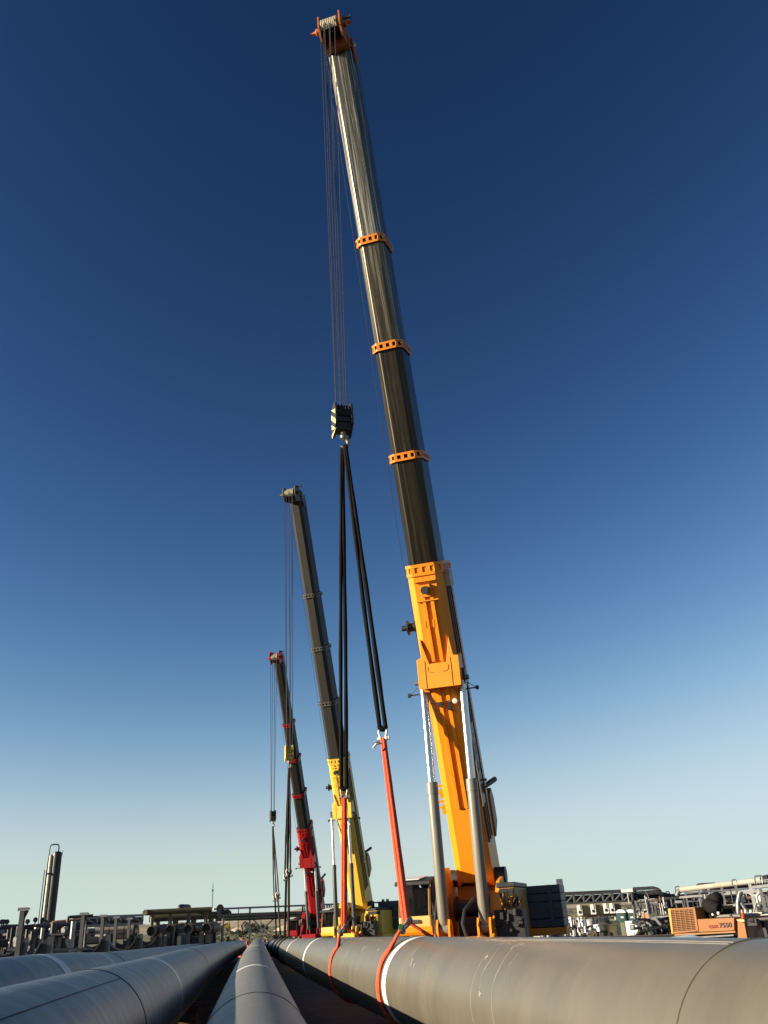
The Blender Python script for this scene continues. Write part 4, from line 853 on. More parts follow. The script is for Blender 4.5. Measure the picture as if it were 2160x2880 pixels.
# ------------------------------------------------------------------ LEFT: process pipes
def pipe_rack(name, label, posts, beams, pipes, cat='pipe rack', group=None, R=60, pm=STEEL_D, loc=None):
    p0 = at(*posts[0][:2], R=posts[0][2]); root = thing(name, down(p0), label, cat, group)
    for x, y, r_, w_, m_ in posts:
        p = at(x, y, R=r_); q = MB(); q.box(V((p.x, p.y, (p.z+gh(p.x, p.y))/2)), (w_, w_, p.z-gh(p.x, p.y)), facing(p)+(Zv,)); q.build('rack_column', m_, root)
    for x0, y0, x1, y1, r_, w_, m_ in beams:
        a, b_ = hz(x0, y0, x1, y1, r_); q = MB(); q.bar(a, b_, w_); q.build('rack_beam', m_, root)
    for pts, r_, rad, m_ in pipes:
        a = [at(x, y, R=r_) for x, y in pts]
        if len(a) == 2 and abs(pts[1][0]-pts[0][0]) > 2.5*abs(pts[1][1]-pts[0][1]): a = list(hz(*pts[0], *pts[1], r_))
        q = MB(); q.tube(a, rad, 10); q.build('process_pipe', m_, root, smooth=50)
    return root
DK2 = mat('sooty_pipe_steel', (0.03, 0.03, 0.032), 0.45, 0.2, 0.3, 2)
PL = pipe_rack('pipe_rack', 'low dark pipe rack at the left edge, below the tall column',
   [(3, 2612, 62, 0.28, STEEL_D), (26, 2616, 60, 0.2, STEEL_D), (46, 2616, 60, 0.3, DK2), (88, 2618, 60, 0.24, STEEL_D), (107, 2612, 58, 0.3, DK2), (128, 2616, 60, 0.16, STEEL_D), (144, 2616, 58, 0.16, STEEL_D), (160, 2612, 58, 0.2, STEEL_D), (188, 2612, 58, 0.22, DK2), (212, 2610, 58, 0.16, STEEL_D)],
   [(0, 2621, 14, 2620, 60, 0.22, STEEL_G), (14, 2619, 38, 2617, 60, 0.25, STEEL_D), (44, 2622, 88, 2619, 60, 0.22, STEEL_D), (86, 2621, 112, 2620, 60, 0.22, STEEL_G), (112, 2624, 190, 2619, 58, 0.14, STEEL_D), (0, 2640, 60, 2636, 60, 0.3, DK2), (60, 2640, 130, 2633, 62, 0.35, DK2), (120, 2645, 235, 2636, 62, 0.25, DK2)],
   [([(0, 2607), (60, 2605)], 70, 0.14, STEEL_D), ([(0, 2613), (235, 2601)], 62, 0.17, DK2), ([(60, 2609), (110, 2607)], 64, 0.13, STEEL_G), ([(104, 2608), (180, 2603), (238, 2600)], 58, 0.17, STEEL_D), ([(104, 2617), (238, 2609)], 58, 0.14, DK2), ([(30, 2631), (130, 2629)], 66, 0.28, DK2), ([(0, 2654), (45, 2650)], 58, 0.22, DK2),
    ([(143, 2606), (144, 2601), (149, 2597), (160, 2596), (238, 2588)], 66, 0.16, RUST), ([(196, 2622), (206, 2613), (222, 2601), (242, 2593)], 60, 0.2, CREAM), ([(191, 2606), (191, 2584), (193, 2580), (198, 2579), (262, 2575)], 60, 0.09, STEEL_D), ([(98, 2608), (99, 2603), (103, 2601)], 66, 0.08, CREAM), ([(80, 2607), (145, 2601)], 70, 0.16, DK2),
    ([(26, 2662), (28, 2648)], 55, 0.07, STEEL_L), ([(37, 2664), (40, 2648)], 55, 0.07, STEEL_L), ([(96, 2640), (96, 2631)], 60, 0.1, CREAM), ([(109, 2660), (110, 2648)], 60, 0.14, CREAM), ([(119, 2658), (118, 2648)], 60, 0.1, STEEL_L), ([(165, 2630), (166, 2622)], 60, 0.1, STEEL_L), ([(185, 2615), (186, 2606)], 56, 0.12, STEEL_L), ([(103, 2613), (104, 2608)], 56, 0.14, STEEL_L), ([(141, 2620), (143, 2611)], 56, 0.1, STEEL_L)])
rr_ = random.Random(11)
for j in range(99):
    x = rr_.uniform(0, 262); yb = 2690-0.16*x; y = rr_.uniform(2630-0.06*x, yb); p = at(x, y, R=rr_.uniform(50, 68)); k = rr_.random(); L_ = rr_.uniform(0.3, 1.3)
    d_ = Zv if k < 0.45 else (V((1, rr_.uniform(-.3, .3), 0)) if k < 0.85 else V((0.3, 1, 0)))
    if k < 0.45: p = p-Zv*L_*0.5
    q = MB(); q.cyl(p, p+d_*L_, rr_.uniform(0.04, 0.16), 7); q.build('small_pipe', STEEL_L if j % 9 == 0 else DK2, PL)
    if j % 8 == 0: q = MB(); q.lathe([(0.05, -0.05), (0.16, -0.05), (0.16, 0.05), (0.05, 0.05)], p+Zv*0.2, V((rr_.uniform(-1, 1), 1, 0.2)), 10); q.build('valve_wheel', STEEL_G, PL)
for x0, x1, y0, y1 in ((0, 40, 2632, 2690), (62, 100, 2628, 2685), (112, 150, 2622, 2680), (165, 225, 2618, 2676)):
    c, wd, zb, zt = rect(x0, y0, x1, y1, 70, True); q = MB(); solid(q, c, wd, zb, zt, 1.2); q.build('equipment_panel', DK2, PL, bevel=0.03)
for x, y in ((76, 2605), (98, 2600), (118, 2601), (3, 2606), (9, 2606), (18, 2606)):
    p = at(x, y, R=70); q = MB(); q.cyl(p-Zv*0.3, p+Zv*0.35, 0.05, 6); q.lathe([(0.12, -0.03), (0.17, 0), (0.12, 0.03)], p+Zv*0.3, V((0.3, -1, 0.1)), 10); q.box(p-Zv*0.1, (0.25, 0.2, 0.16)); q.build('valve', DK2, PL)
# truss bridge
def truss(name, label, xa, xb, yt, yb, R, n, wc, wd, chord_m, web_m, inner, group=None, flip=False):
    "yt, yb: pixel heights at both ends"
    A, B = hz(xa, yt[0], xb, yt[1], R); hgt = A.z-at(xa, yb[0], R=R).z
    root = thing(name, down(A), label, 'truss bridge', group); t = (B-A).normalized(); sd = t.cross(Zv)
    if sd.dot(A) < 0: sd = -sd
    for off, tg in ((0, ''), (1.1, 'b')):
        q = MB(); q.bar(A+sd*off, B+sd*off, wc); q.bar(A+sd*off-Zv*hgt, B+sd*off-Zv*hgt, wc); q.build('truss_chord', chord_m, root)
        for i in range(n+1):
            p = A+(B-A)*(i/n)+sd*off; q = MB(); q.bar(p, p-Zv*hgt, wd); q.build('truss_post', web_m, root)
            if i < n:
                p2 = A+(B-A)*((i+1)/n)+sd*off; q = MB(); q.bar(*((p, p2-Zv*hgt) if flip else (p-Zv*hgt, p2)), wd*0.8); q.build('truss_diagonal', web_m, root)
    for f_, r_ in inner:
        q = MB(); q.cyl(A-t*0.5+sd*0.55-Zv*hgt*f_, B+t*0.5+sd*0.55-Zv*hgt*f_, r_, 12); q.build('truss_pipe', DK2, root, smooth=50)
    for p in (A, B):
        q = MB(); q.bar(p+sd*0.5-Zv*hgt, down(p+sd*0.5), wc*1.4); q.build('truss_leg', web_m, root)
    return root
truss('truss_bridge', 'grey steel truss carrying pipes over the beige tank at the left', 240, 402, (2580, 2574), (2605, 2596), 68, 5, 0.16, 0.11, STEEL_G, STEEL_G, [(0.55, 0.22), (0.85, 0.14)], flip=True)
# horizontal tank
a, b_ = at(262, 2626, R=74), at(377, 2622, R=74); b_.z = a.z; ax = (b_-a).normalized(); rad = 0.52
root = thing('storage_tank', down(a), 'beige horizontal tank behind the tall posts at the left', 'tank')
q = MB(); q.lathe([(0.001, -0.3), (rad*0.6, -0.22), (rad, 0), (rad, (b_-a).length)], a, ax, 28); tk = q.build('tank_shell', BEIGE, root, smooth=40)
q = MB(); q.lathe([(rad*1.04, -0.08), (rad*1.04, 0.05), (rad*0.9, 0.22), (rad*0.5, 0.36), (0.001, 0.4)], b_, ax, 28); q.build('tank_end', mat('dark_tank_end', (0.05, 0.055, 0.06), 0.5), root, smooth=40)
for f_ in (0.2, 0.8): q = MB(); q.box((a+(b_-a)*f_)-Zv*(0.3+(a.z-gh(a.x, a.y))/2), (0.3, 0.7, a.z-gh(a.x, a.y)-0.6), (ax, ax.cross(Zv), Zv)); q.build('tank_support', STEEL_D, root)
q = MB(); f0 = ax.cross(Zv); f0 = -f0 if f0.dot(a) > 0 else f0
for i in range(4): q.bar(a+ax*(0.6+0.55*i)+f0*0.6-Zv*0.7, a+ax*(0.6+0.55*i)+f0*0.6+Zv*0.45, 0.05)
for z_ in (-0.1, 0.15, 0.42): q.bar(a+ax*0.4+f0*0.6+Zv*z_, a+ax*2.6+f0*0.6+Zv*z_, 0.04)
q.build('tank_railing', STEEL_D, root)
# tall column with its pipe
p = at(162, 2398, R=130); root = thing('process_column', down(p), 'tall dark column with a pale pipe up its sunlit side and a hooked vent pipe on top', 'column')
r_ = 0.62; o = down(p); H = p.z-o.z; px_m = 130*0.895/2300
q = MB(); q.lathe([(r_, 0), (r_, H*0.3), (r_, H*0.6), (r_, H-0.15), (r_*0.95, H), (r_*0.6, H+0.12), (0.001, H+0.18)], o, Zv, 32); q.build('column_shell', mat('shade_dark_column', (0.016, 0.017, 0.016), 0.5, 0, 0.15, 1), root, smooth=40)  # shell colour near black, standing in for its shaded side
e, f = facing(p)
q = MB(); c2 = o-e*(r_+0.14)+f*0.15; q.lathe([(0.27, 1.0), (0.27, H*0.97), (0.001, H*0.985)], c2, Zv, 16); pl_ = q.build('side_pipe', mat('pale_lagging', (0.60, 0.56, 0.42), 0.5, 0, 0.06, 2), root, smooth=40)
for f_ in (0.08, 0.2, 0.3, 0.4, 0.5, 0.61, 0.7, 0.86): q = MB(); q.lathe([(0.27, -0.015), (0.285, -0.015), (0.285, 0.015), (0.27, 0.015)], c2+Zv*H*f_, Zv, 16); q.build('lagging_seam', STEEL_D, pl_)
for f_ in (0.37, 0.80): q = MB(); q.box(c2+Zv*H*f_, (0.75, 0.7, 0.16), (e, f, Zv)); q.build('pipe_clamp', DK2, root)
q = MB(); c3 = c2-e*0.35; q.tube([c3+Zv*0.5, c3+Zv*(H*0.9), c3+Zv*(H+0.75)+e*0.05, c3+Zv*(H+1.0)+e*0.2, c3+Zv*(H+1.05)+e*0.5, c3+Zv*(H+1.05)+e*0.95, c3+Zv*(H+0.95)+e*1.15, c3+Zv*(H+0.7)+e*1.22, c3+Zv*(H+0.1)+e*1.22], 0.085, 8); q.build('vent_pipe', DK2, root, smooth=60)
q = MB(); q.tube([c3-e*0.3+Zv*0.5, c3-e*0.3+Zv*(H*0.84)], 0.06, 6); q.build('ladder_rail', DK2, root)
q = MB(); q.tube([o+e*r_*0.95+Zv*(H-0.5), o+e*r_*1.1+Zv*(H+0.3)], 0.04, 6); q.build('lifting_lug', DK2, root)

# ------------------------------------------------------------------ LEFT: manifold with four open pipe ends
Rm = 62; p = at(418, 2566, R=Rm); root = thing('pipe_manifold', down(p), 'olive pipe manifold with two headers and four open pipe ends', 'manifold')
sc_ = 0.895*Rm/2300
a, b_ = hz(412, 2566, 595, 2558, Rm); a, b_ = at(405, 2566.5, R=Rm), at(595, 2558, R=Rm); r1 = 7*sc_
q = MB(); q.cyl(a, b_, r1, 20); q.build('header_pipe', OLIVE, root, smooth=50)
q = MB(); q.cyl(a+V((0.1, -0.35, -0.02)), a+V((0.25, 0.3, -0.02)), r1*1.0, 16); q.build('header_elbow', OLIVE, root, smooth=50)
a2, b2 = at(420, 2583, R=Rm+3), at(611, 2573.5, R=Rm+3); r2 = 9.5*sc_*1.05
q = MB(); q.cyl(a2, b2, r2, 20); q.build('header_pipe', OLIVE, root, smooth=50)
q = MB(); c_ = at(508, 2553, R=Rm+1.2); q.lathe([(0.001, -0.28), (0.14, -0.2), (0.22, 0), (0.22, 1.6)], c_, V((0.25, 1, 0)), 18); q.build('header_nozzle', DK2, root, smooth=50)
for x, y, xt in ((425, 2619, 429), (478, 2616, 480), (528, 2614, 531), (580, 2611, 580)):
    t0 = at(xt, 2562, R=Rm); o_ = at(x, y, R=Rm-1.0); dr = V((0.62, 2.3, 0)).normalized(); rs_ = 12.5*sc_
    q = MB(); top = V((t0.x, t0.y, t0.z-0.05)); foot = V((t0.x, t0.y, o_.z)); q.cyl(top, foot, 5.4*sc_, 14); q.build('riser', OLIVE, root, smooth=50)
    q = MB(); q.lathe([(rs_*0.93, 2.2), (rs_*0.93, 0.02), (rs_*0.95, 0), (rs_, 0.0), (rs_, 2.3)], o_, dr, 24); st = q.build('open_pipe_end', OLIVE, root, smooth=40)
    q = MB(); q.lathe([(0.001, 0), (rs_*0.94, 0), (rs_*0.94, 0.03), (0.001, 0.03)], o_+dr*0.22, dr, 24); q.build('inner_shade_disc', BLACK, st)  # black disc put in for the shade inside the open end
    q = MB(); q.lathe([(rs_*1.16, 0.5), (rs_*1.16, 0.62), (rs_, 0.62), (rs_, 0.5)], o_, dr, 24); q.build('pipe_flange', STEEL_D, st)
    t2 = at(xt+14, 2580, R=Rm+3); q = MB(); q.cyl(V((t2.x, t2.y, t2.z)), V((t2.x, t2.y, o_.z-0.1)), 8*sc_, 16); q.build('riser', OLIVE, root, smooth=50)
    q = MB(); q.box(V((o_.x+0.35, o_.y+1.3, (o_.z-rs_+gh(o_.x, o_.y))/2)), (0.5, 0.3, o_.z-rs_-gh(o_.x, o_.y))); q.build('pipe_pedestal', STEEL_D, root)
q = MB(); p_ = at(614, 2572, R=Rm); q.tube([p_, at(618, 2562, R=Rm), at(616, 2552, R=Rm)], 0.12, 8); q.lathe([(0.24, -0.03), (0.28, 0), (0.24, 0.03)], at(619, 2556, R=Rm), V((0.5, -1, 0)), 16); q.box(at(617, 2566, R=Rm), (0.3, 0.3, 0.4)); q.build('header_valve', STEEL_D, root)
q = MB(); q.tube([at(619, 2566, R=Rm), at(643, 2564, R=Rm), at(646, 2566, R=Rm), at(646, 2575, R=Rm)], 0.13, 8); q.build('bypass_pipe', STEEL_D, root, smooth=60)
q = MB(); q.tube([at(612, 2580, R=Rm), at(624, 2580, R=Rm), at(627, 2582, R=Rm), at(627, 2590, R=Rm), down(at(627, 2600, R=Rm))], 0.1, 8); q.build('stand_pipe', STEEL_G, root, smooth=60)
for j in range(26):
    x = rr_.uniform(430, 600); p_ = at(x, rr_.uniform(2622, 2640)-0.05*(x-430), R=Rm+rr_.uniform(-4, 2)); q = MB(); q.box(V((p_.x, p_.y, (p_.z+gh(p_.x, p_.y))/2)), (rr_.uniform(.1, .5), 0.3, p_.z-gh(p_.x, p_.y))); q.build('support_block', rr_.choice([STEEL_D, DK2, SADDLE, STEEL_G]), root)
q = MB()
for j in range(16): x = rr_.uniform(420, 610); q.bar(at(x, 2600-0.05*(x-420), R=Rm+5), down(at(x, 2620, R=Rm+5)), 0.12)
q.bar(at(420, 2604, R=Rm+5), at(612, 2594, R=Rm+5), 0.12); q.build('support_frame', STEEL_D, root)
# pale crates at the foot of the manifold
for x0, y0, x1, y1, lab in ((568, 2648, 579, 2657, 'left one of two pale grey blocks at the foot of the manifold'), (590, 2641, 604, 2655, 'right one of two pale grey blocks at the foot of the manifold')):
    c, wd, zb, zt = rect(x0, y0, x1, y1, 66, True); q = MB(); solid(q, c, wd, zb, zt, 0.6); tag(q.build('concrete_block', mat('pale_concrete', (0.4, 0.39, 0.36), 0.8), loc=(c.x, c.y, zb), bevel=0.03), lab, 'block', 'pale blocks by the manifold')
# yellow excavator beyond the manifold
Re = 100; YX = paint('excavator_yellow', (0.75, 0.48, 0.05), (0.4, 0.25, 0.05)); p = at(598, 2622, R=Re); root = thing('excavator', down(p), 'yellow excavator with folded arm beyond the manifold', 'excavator')
ez_ = lambda x, y: at(x, y, R=Re)
def plate(mb, pts, wd):
    A = [ez_(x, y) for x, y in pts]; e, f = facing(A[0]); mb.ring_loft([[a+f*d for a in A] for d in (-wd, wd)])
q = MB(); plate(q, [(598, 2629), (604, 2616), (618, 2606), (636, 2603), (645, 2597), (646, 2606), (634, 2611), (622, 2613), (611, 2622), (603, 2632)], 0.25); q.build('excavator_boom', YX, root, smooth=0)
q = MB(); plate(q, [(641, 2600), (643, 2590), (647, 2594), (648, 2610), (646, 2630), (641, 2640), (640, 2636), (643, 2620), (641, 2608)], 0.18); q.build('excavator_stick', YX, root, smooth=0)
q = MB(); plate(q, [(638, 2636), (646, 2632), (645, 2646), (638, 2650)], 0.5); q.build('excavator_bucket', STEEL_D, root, smooth=0)
q = MB(); q.tube([ez_(604, 2609), ez_(621, 2595), ez_(624, 2598)], 0.09, 6); q.tube([ez_(624, 2605), ez_(641, 2597)], 0.08, 6); q.build('arm_cylinder', STEEL_D, root)
c = V((p.x-1.2, p.y+0.5, 0)); g0 = gh(c.x, c.y)
q = MB(); q.box(V((c.x, c.y, g0+1.6)), (3.0, 2.4, 1.1)); q.build('excavator_house', YX, root, bevel=0.1)
q = MB(); q.box(V((c.x+0.9, c.y-0.7, g0+2.4)), (1.1, 0.9, 1.3)); q.build('excavator_cab', GLASS, root, bevel=0.1)
for sd in (-1, 1): q = MB(); q.prism(fillet([(-1.7, 0), (1.7, 0), (1.7, 0.85), (-1.7, 0.85)], 0.4), V((c.x, c.y, g0)), V((1,0,0)), Zv, V((0,1,0)), sd*1.0-0.25, sd*1.0+0.25); q.build('excavator_track', BLACK, root)

# ------------------------------------------------------------------ MIDDLE: long pipe bridge behind the cranes
Rb = 105
def zline(x0, y0, x1, y1): return hz(x0, y0, x1, y1, Rb)
a, b_ = zline(600, 2557, 1262, 2530); root = thing('pipe_bridge', down(a), 'long steel pipe bridge crossing behind the cranes', 'pipe bridge')
q = MB(); q.bar(a, b_, 0.2); q.build('bridge_rail', STEEL_G, root)
for y0, y1, rr2 in ((2578, 2556, 0.2), (2586, 2564, 0.2), (2573, 2552, 0.1)):
    a2, b2 = zline(606, y0, 1240, y1); q = MB(); q.cyl(a2, b2, rr2, 12); q.build('bridge_pipe', DK2, root, smooth=50)
for x, w_, m_ in ((703, 0.24, STEEL_G), (671, 0.10, STEEL_G), (851, 0.2, STEEL_D), (856, 0.12, STEEL_G), (920, 0.2, STEEL_D), (926, 0.2, STEEL_G), (955, 0.2, STEEL_D), (1020, 0.2, STEEL_D), (1050, 0.2, STEEL_G), (1078, 0.2, STEEL_G), (1240, 0.2, STEEL_D)):
    t_ = (x-600)/662; p_ = a+(b_-a)*0
    rx = ray(x, 2557-27*t_); pr = rx*(a.z/rx.z); pr = V((pr.x, pr.y, a.z)) if hypot(pr.x, pr.y) < 200 else at(x, 2557-27*t_, R=Rb)
    q = MB(); q.bar(pr, down(pr), w_); q.build('bridge_leg', m_, root)
for x0, y0, x1, y1 in ((711, 2585, 762, 2638), (770, 2583, 742, 2612)):
    q = MB(); q.bar(at(x0, y0, R=Rb+2), at(x1, y1, R=Rb+2), 0.16); q.build('bridge_brace', STEEL_G, root)
for x0 in (924, 1000, 1040): q = MB(); q.box(at(x0+12, 2562, R=Rb+8), (1.1, 0.6, 0.9)); q.build('bridge_cabinet', STEEL_D, root, bevel=0.05)
q = MB()
for j in range(26): x = rr_.uniform(920, 1090); q.cyl(at(x, rr_.uniform(2540, 2575), R=Rb+6), at(x+rr_.uniform(-2, 12), rr_.uniform(2545, 2580), R=Rb+6), rr_.uniform(.04, .1), 6)
q.build('bridge_pipework', DK2, root)
q = MB(); q.bar(at(734, 2588, R=150), down(at(734, 2600, R=150)), 0.14); tag(q.build('pole', STEEL_G, loc=down(at(734, 2600, R=150))), 'thin pale pole standing in the grass beyond the centre pipe', 'pole')
# radio mast far away
o = down(at(597, 2545, R=320)); zt = at(597, 2487, R=320).z; q = MB()
for k in range(3): q.bar(o+V((0.3*cos(2.1*k), 0.3*sin(2.1*k), 0)), V((o.x, o.y, zt))+V((0.06*cos(2.1*k), 0.06*sin(2.1*k), 0)), 0.10)
for i in range(24): f_ = i/24; q.bar(V((o.x-0.25*(1-f_), o.y, o.z+(zt-o.z)*f_)), V((o.x+0.25*(1-f_), o.y, o.z+(zt-o.z)*(f_+0.04))), 0.06)
q.bar(V((o.x, o.y, zt)), V((o.x, o.y, zt+1.2)), 0.05); q.box(V((o.x, o.y, zt-2)), (0.5, 0.5, 0.6))
tag(q.build('radio_mast', STEEL_D, loc=o), 'thin far-off lattice mast above the manifold', 'mast')
# ------------------------------------------------------------------ far ground: hills, mounds, bushes
HILL = mat('sandy_hillside', (0.46, 0.37, 0.25), 0.95, 0, 0.18, 0.05, (0.14, 0.12, 0.06), 0.42, 0.06)
hb = MB(); nx, ny = 150, 10
for j in range(ny):
    for i in range(nx):
        x = -420+i*7.0; y = 520+j*14.0; f_ = sin(pi*j/(ny-1)) if j < ny-1 else 0
        h_ = 4.2+1.6*sin(x*0.021+1)+1.2*sin(x*0.06)+0.7*sin(x*0.17+2)+0.5*sin(x*0.4)
        if x > 110: h_ *= max(0.35, 1-(x-110)/160)
        hb.v.append(V((x+3*sin(j*2.1), y, gh(x, y)-0.5+max(0.6, h_+1.2)*min(1, j/4.5)*(1 if j < ny-1 else 0.2))))
for j in range(ny-1):
    for i in range(nx-1): hb.f.append((j*nx+i, j*nx+i+1, (j+1)*nx+i+1, (j+1)*nx+i))
struct(hb.build('hills', HILL))
def mound(x, y, R, w_, hgt, material, name, label, cat, seed, group=None):
    p = at(x, y, R=R); o = down(p); r0_ = random.Random(seed); q = MB(); n = 22; rings = []
    for k in range(7):
        f_ = k/6; rings.append([o+V((cos(2*pi*j/n)*w_*(1-f_**1.3)*(1+0.12*r0_.uniform(-1, 1)), sin(2*pi*j/n)*w_*0.7*(1-f_**1.3), hgt*f_**0.8*(1+0.08*r0_.uniform(-1, 1))-0.1)) for j in range(n)])
    q.ring_loft(rings); return tag(q.build(name, material, loc=o, smooth=0), label, cat, group)
SPOIL = mat('dark_spoil', (0.15, 0.12, 0.09), 0.95, 0, 0.25, 0.3); SAND = mat('pale_sand', (0.5, 0.4, 0.28), 0.95, 0, 0.15, 0.4)
def el_h(x, ytop, R): p = at(x, ytop, R=R); return p.z-gh(p.x, p.y)
mound(690, 2600, 330, 5.0, el_h(690, 2591, 330), SPOIL, 'spoil_heap', 'dark spoil heap on the skyline just left of the thin grey bridge leg', 'spoil heap', 2, 'spoil heaps on the skyline')
mound(676, 2605, 325, 4.5, el_h(676, 2601, 325), SAND, 'spoil_heap', 'pale sandy spoil heap at the foot of the dark spoil heap', 'spoil heap', 3, 'spoil heaps on the skyline')
mound(600, 2605, 300, 7.5, el_h(605, 2597, 300), SAND, 'spoil_heap', 'sandy spoil heap behind the open pipe ends of the manifold', 'spoil heap', 4, 'spoil heaps on the skyline')
mound(830, 2600, 360, 9, el_h(830, 2592, 360), SAND, 'spoil_heap', 'sandy spoil heap between the slings and the red crane cab', 'spoil heap', 5, 'spoil heaps on the skyline')
LEAF = mat('dusty_dark_leaf', (0.05, 0.055, 0.03), 0.8, 0, 0.35, 1.5); LEAF2 = mat('olive_leaf', (0.10, 0.10, 0.04), 0.8, 0, 0.35, 1.5); BARK = mat('bark', (0.09, 0.065, 0.045), 0.9)
def bush(x, y, R, w_, hgt, label, seed, material=LEAF, group='bushes in the far grass'):
    p = at(x, y, R=R); o = down(p); r0_ = random.Random(seed); root = thing('bush', o, label, 'bush', group)
    q = MB(); lobes = [(r0_.uniform(-.6, .6)*w_, r0_.uniform(-.4, .4)*w_, hgt*r0_.uniform(.35, .75), w_*r0_.uniform(.22, .45)) for _ in range(9)]
    for i in range(420):
        lx, ly, lz, lr = r0_.choice(lobes); a, b2, rr = r0_.uniform(0, 2*pi), r0_.uniform(-1, 1), lr*r0_.random()**0.4; s_ = sqrt(1-b2*b2)
        c = o+V((lx+rr*s_*cos(a), ly+rr*s_*sin(a), max(0.05, lz+rr*b2*hgt/w_*0.8))); n_ = V((r0_.uniform(-1, 1), r0_.uniform(-1, 1), r0_.uniform(-.4, 1))).normalized(); u_ = n_.orthogonal().normalized(); v_ = n_.cross(u_); k = w_*r0_.uniform(.05, .11)
        q.add([c-u_*k, c-v_*k*0.6, c+u_*k, c+v_*k*0.6], [(0, 1, 2, 3)])
    q.build('foliage', material, root, smooth=0)
    q = MB()
    for i in range(4): q.tube([o-Zv*0.1, o+V((lobes[i][0]*0.5, lobes[i][1]*0.5, lobes[i][2]*0.6)), o+V((lobes[i][0], lobes[i][1], lobes[i][2]))], [0.07*w_*0.4, 0.04*w_*0.4, 0.01], 5)
    q.build('stem', BARK, root)
bush(722, 2597, 300, 2.6, el_h(722, 2592, 300), 'dark bush on the skyline right of the thin grey bridge leg, left of its neighbour', 1); bush(740, 2597, 300, 2.4, el_h(740, 2593, 300), 'dark bush on the skyline right of the thin grey bridge leg, right of its neighbour', 2)
bush(678, 2612, 220, 2.6, 1.9, 'low dark bush in the grass below the spoil heaps', 3); bush(843, 2590, 260, 1.9, el_h(843, 2583, 260), 'thin scraggly bush above the red crane cab', 4)
bush(770, 2617, 200, 2.0, 0.8, 'olive bush in the grass beside the dark slings', 5, LEAF2); bush(650, 2622, 180, 1.8, 0.8, 'olive bush in the grass right of the excavator', 6, LEAF2); bush(720, 2622, 170, 1.4, 0.6, 'olive bush in the grass above the far end of the centre pipe', 7, LEAF2)
# tufts of dry grass: uncountable
q = MB(); r0_ = random.Random(9)
for i in range(2600):
    y = r0_.uniform(100, 330); x = y*tan(RAD(r0_.uniform(-6, 24))); o = V((x, y, gh(x, y)-0.02)); hgt = r0_.uniform(.12, .4); a = r0_.uniform(0, pi); wd = r0_.uniform(.2, .5); d_ = V((cos(a), sin(a), 0))*wd
    q.add([o-d_, o+d_, o+d_*1.3+Zv*hgt, o-d_*0.9+Zv*hgt*0.8], [(0, 1, 2, 3)])
struct(q.build('grass_tufts', mat('dry_grass', (0.17, 0.15, 0.055), 0.9, 0, 0.4, 0.3), smooth=0), 'stuff')
# red heap between the far ends of the pipes
REDT = mat('red_tarpaulin', (0.50, 0.055, 0.035), 0.6, 0, 0.25, 3)
def crumple(x0, y0, x1, y1, R, label, seed):
    c, wd, zb, zt = rect(x0, y0, x1, y1, R); zb = gh(c.x, c.y); r0_ = random.Random(seed); q = MB(); n, m_ = 16, 9
    for j in range(m_):
        for i in range(n):
            a = 2*pi*i/n; f_ = j/(m_-1); rr = wd/2*max(0.12, 1-f_*f_)**0.5*(1+0.3*r0_.uniform(-1, 1)); q.v.append(c+V((cos(a)*rr, sin(a)*rr*0.8, zb+(zt-zb)*f_*(1+0.10*r0_.uniform(-1, 1)))))
    for j in range(m_-1):
        for i in range(n): q.f.append((j*n+i, j*n+(i+1) % n, (j+1)*n+(i+1) % n, (j+1)*n+i))
    tag(q.build('red_tarpaulin', REDT, loc=(c.x, c.y, zb), smooth=25), label, 'tarpaulin', 'red tarpaulin heaps')
crumple(672, 2640, 692, 2660, 92, 'crumpled red tarpaulin heap beyond the end of the dark pipe, left lump', 1); crumple(686, 2647, 704, 2668, 90, 'crumpled red tarpaulin heap pressed against the centre pipe on its left', 2); crumple(731, 2645, 750, 2660, 90, 'crumpled red tarpaulin heap to the right of the far end of the centre pipe', 3)

# ------------------------------------------------------------------ RIGHT: yard equipment beyond the lifted pipe
def boxthing(name, x0, y0, x1, y1, R, dp, material, label, cat, group=None, rot=0, ground=True, bev=0.03):
    c, wd, zb, zt = rect(x0, y0, x1, y1, R); zg = gh(c.x, c.y) if ground else zb
    root = thing(name, (c.x, c.y, zg), label, cat, group); q = MB(); e, f = solid(q, c, wd, zg if ground else zb, zt, dp, rot); q.build('body', material, root, bevel=bev)
    return root, c, e, f, wd, zg, zt, zb
# big truss
truss('truss_bridge', 'long grey truss bridge behind the dark ballast, above the khaki building', 1560, 1776, (2517.5, 2508), (2543, 2532), 88, 8, 0.16, 0.13, STEEL_D, STEEL_G, [(0.5, 0.28), (0.72, 0.22), (-0.15, 0.12)])
rr_ = random.Random(21)
# khaki building on legs with four white air units
root, c, e, f, wd, zg, zt, zb = boxthing('equipment_building', 1622, 2544, 1748, 2579, 108, 3.0, KHAKI, 'khaki equipment building raised on legs, with white air units on its wall', 'building', ground=False, bev=0.02)
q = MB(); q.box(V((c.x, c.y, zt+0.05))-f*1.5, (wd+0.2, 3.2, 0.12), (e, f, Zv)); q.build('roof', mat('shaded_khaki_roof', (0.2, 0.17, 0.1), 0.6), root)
for k in (-0.25, 0.0, 0.28): q = MB(); q.box(V((c.x, c.y, (zt+zb)/2))+e*wd*k+f*0.012, (0.03, 0.03, zt-zb-0.1), (e, f, Zv)); q.build('wall_seam', OLIVE, root)
for i in range(7): q = MB(); q.bar(V((c.x, c.y, zb))+e*wd*(i/6-0.5)*0.96-f*0.3, V((c.x, c.y, gh(c.x, c.y)))+e*wd*(i/6-0.5)*0.96-f*0.3, 0.14); q.build('building_leg', STEEL_D, root)
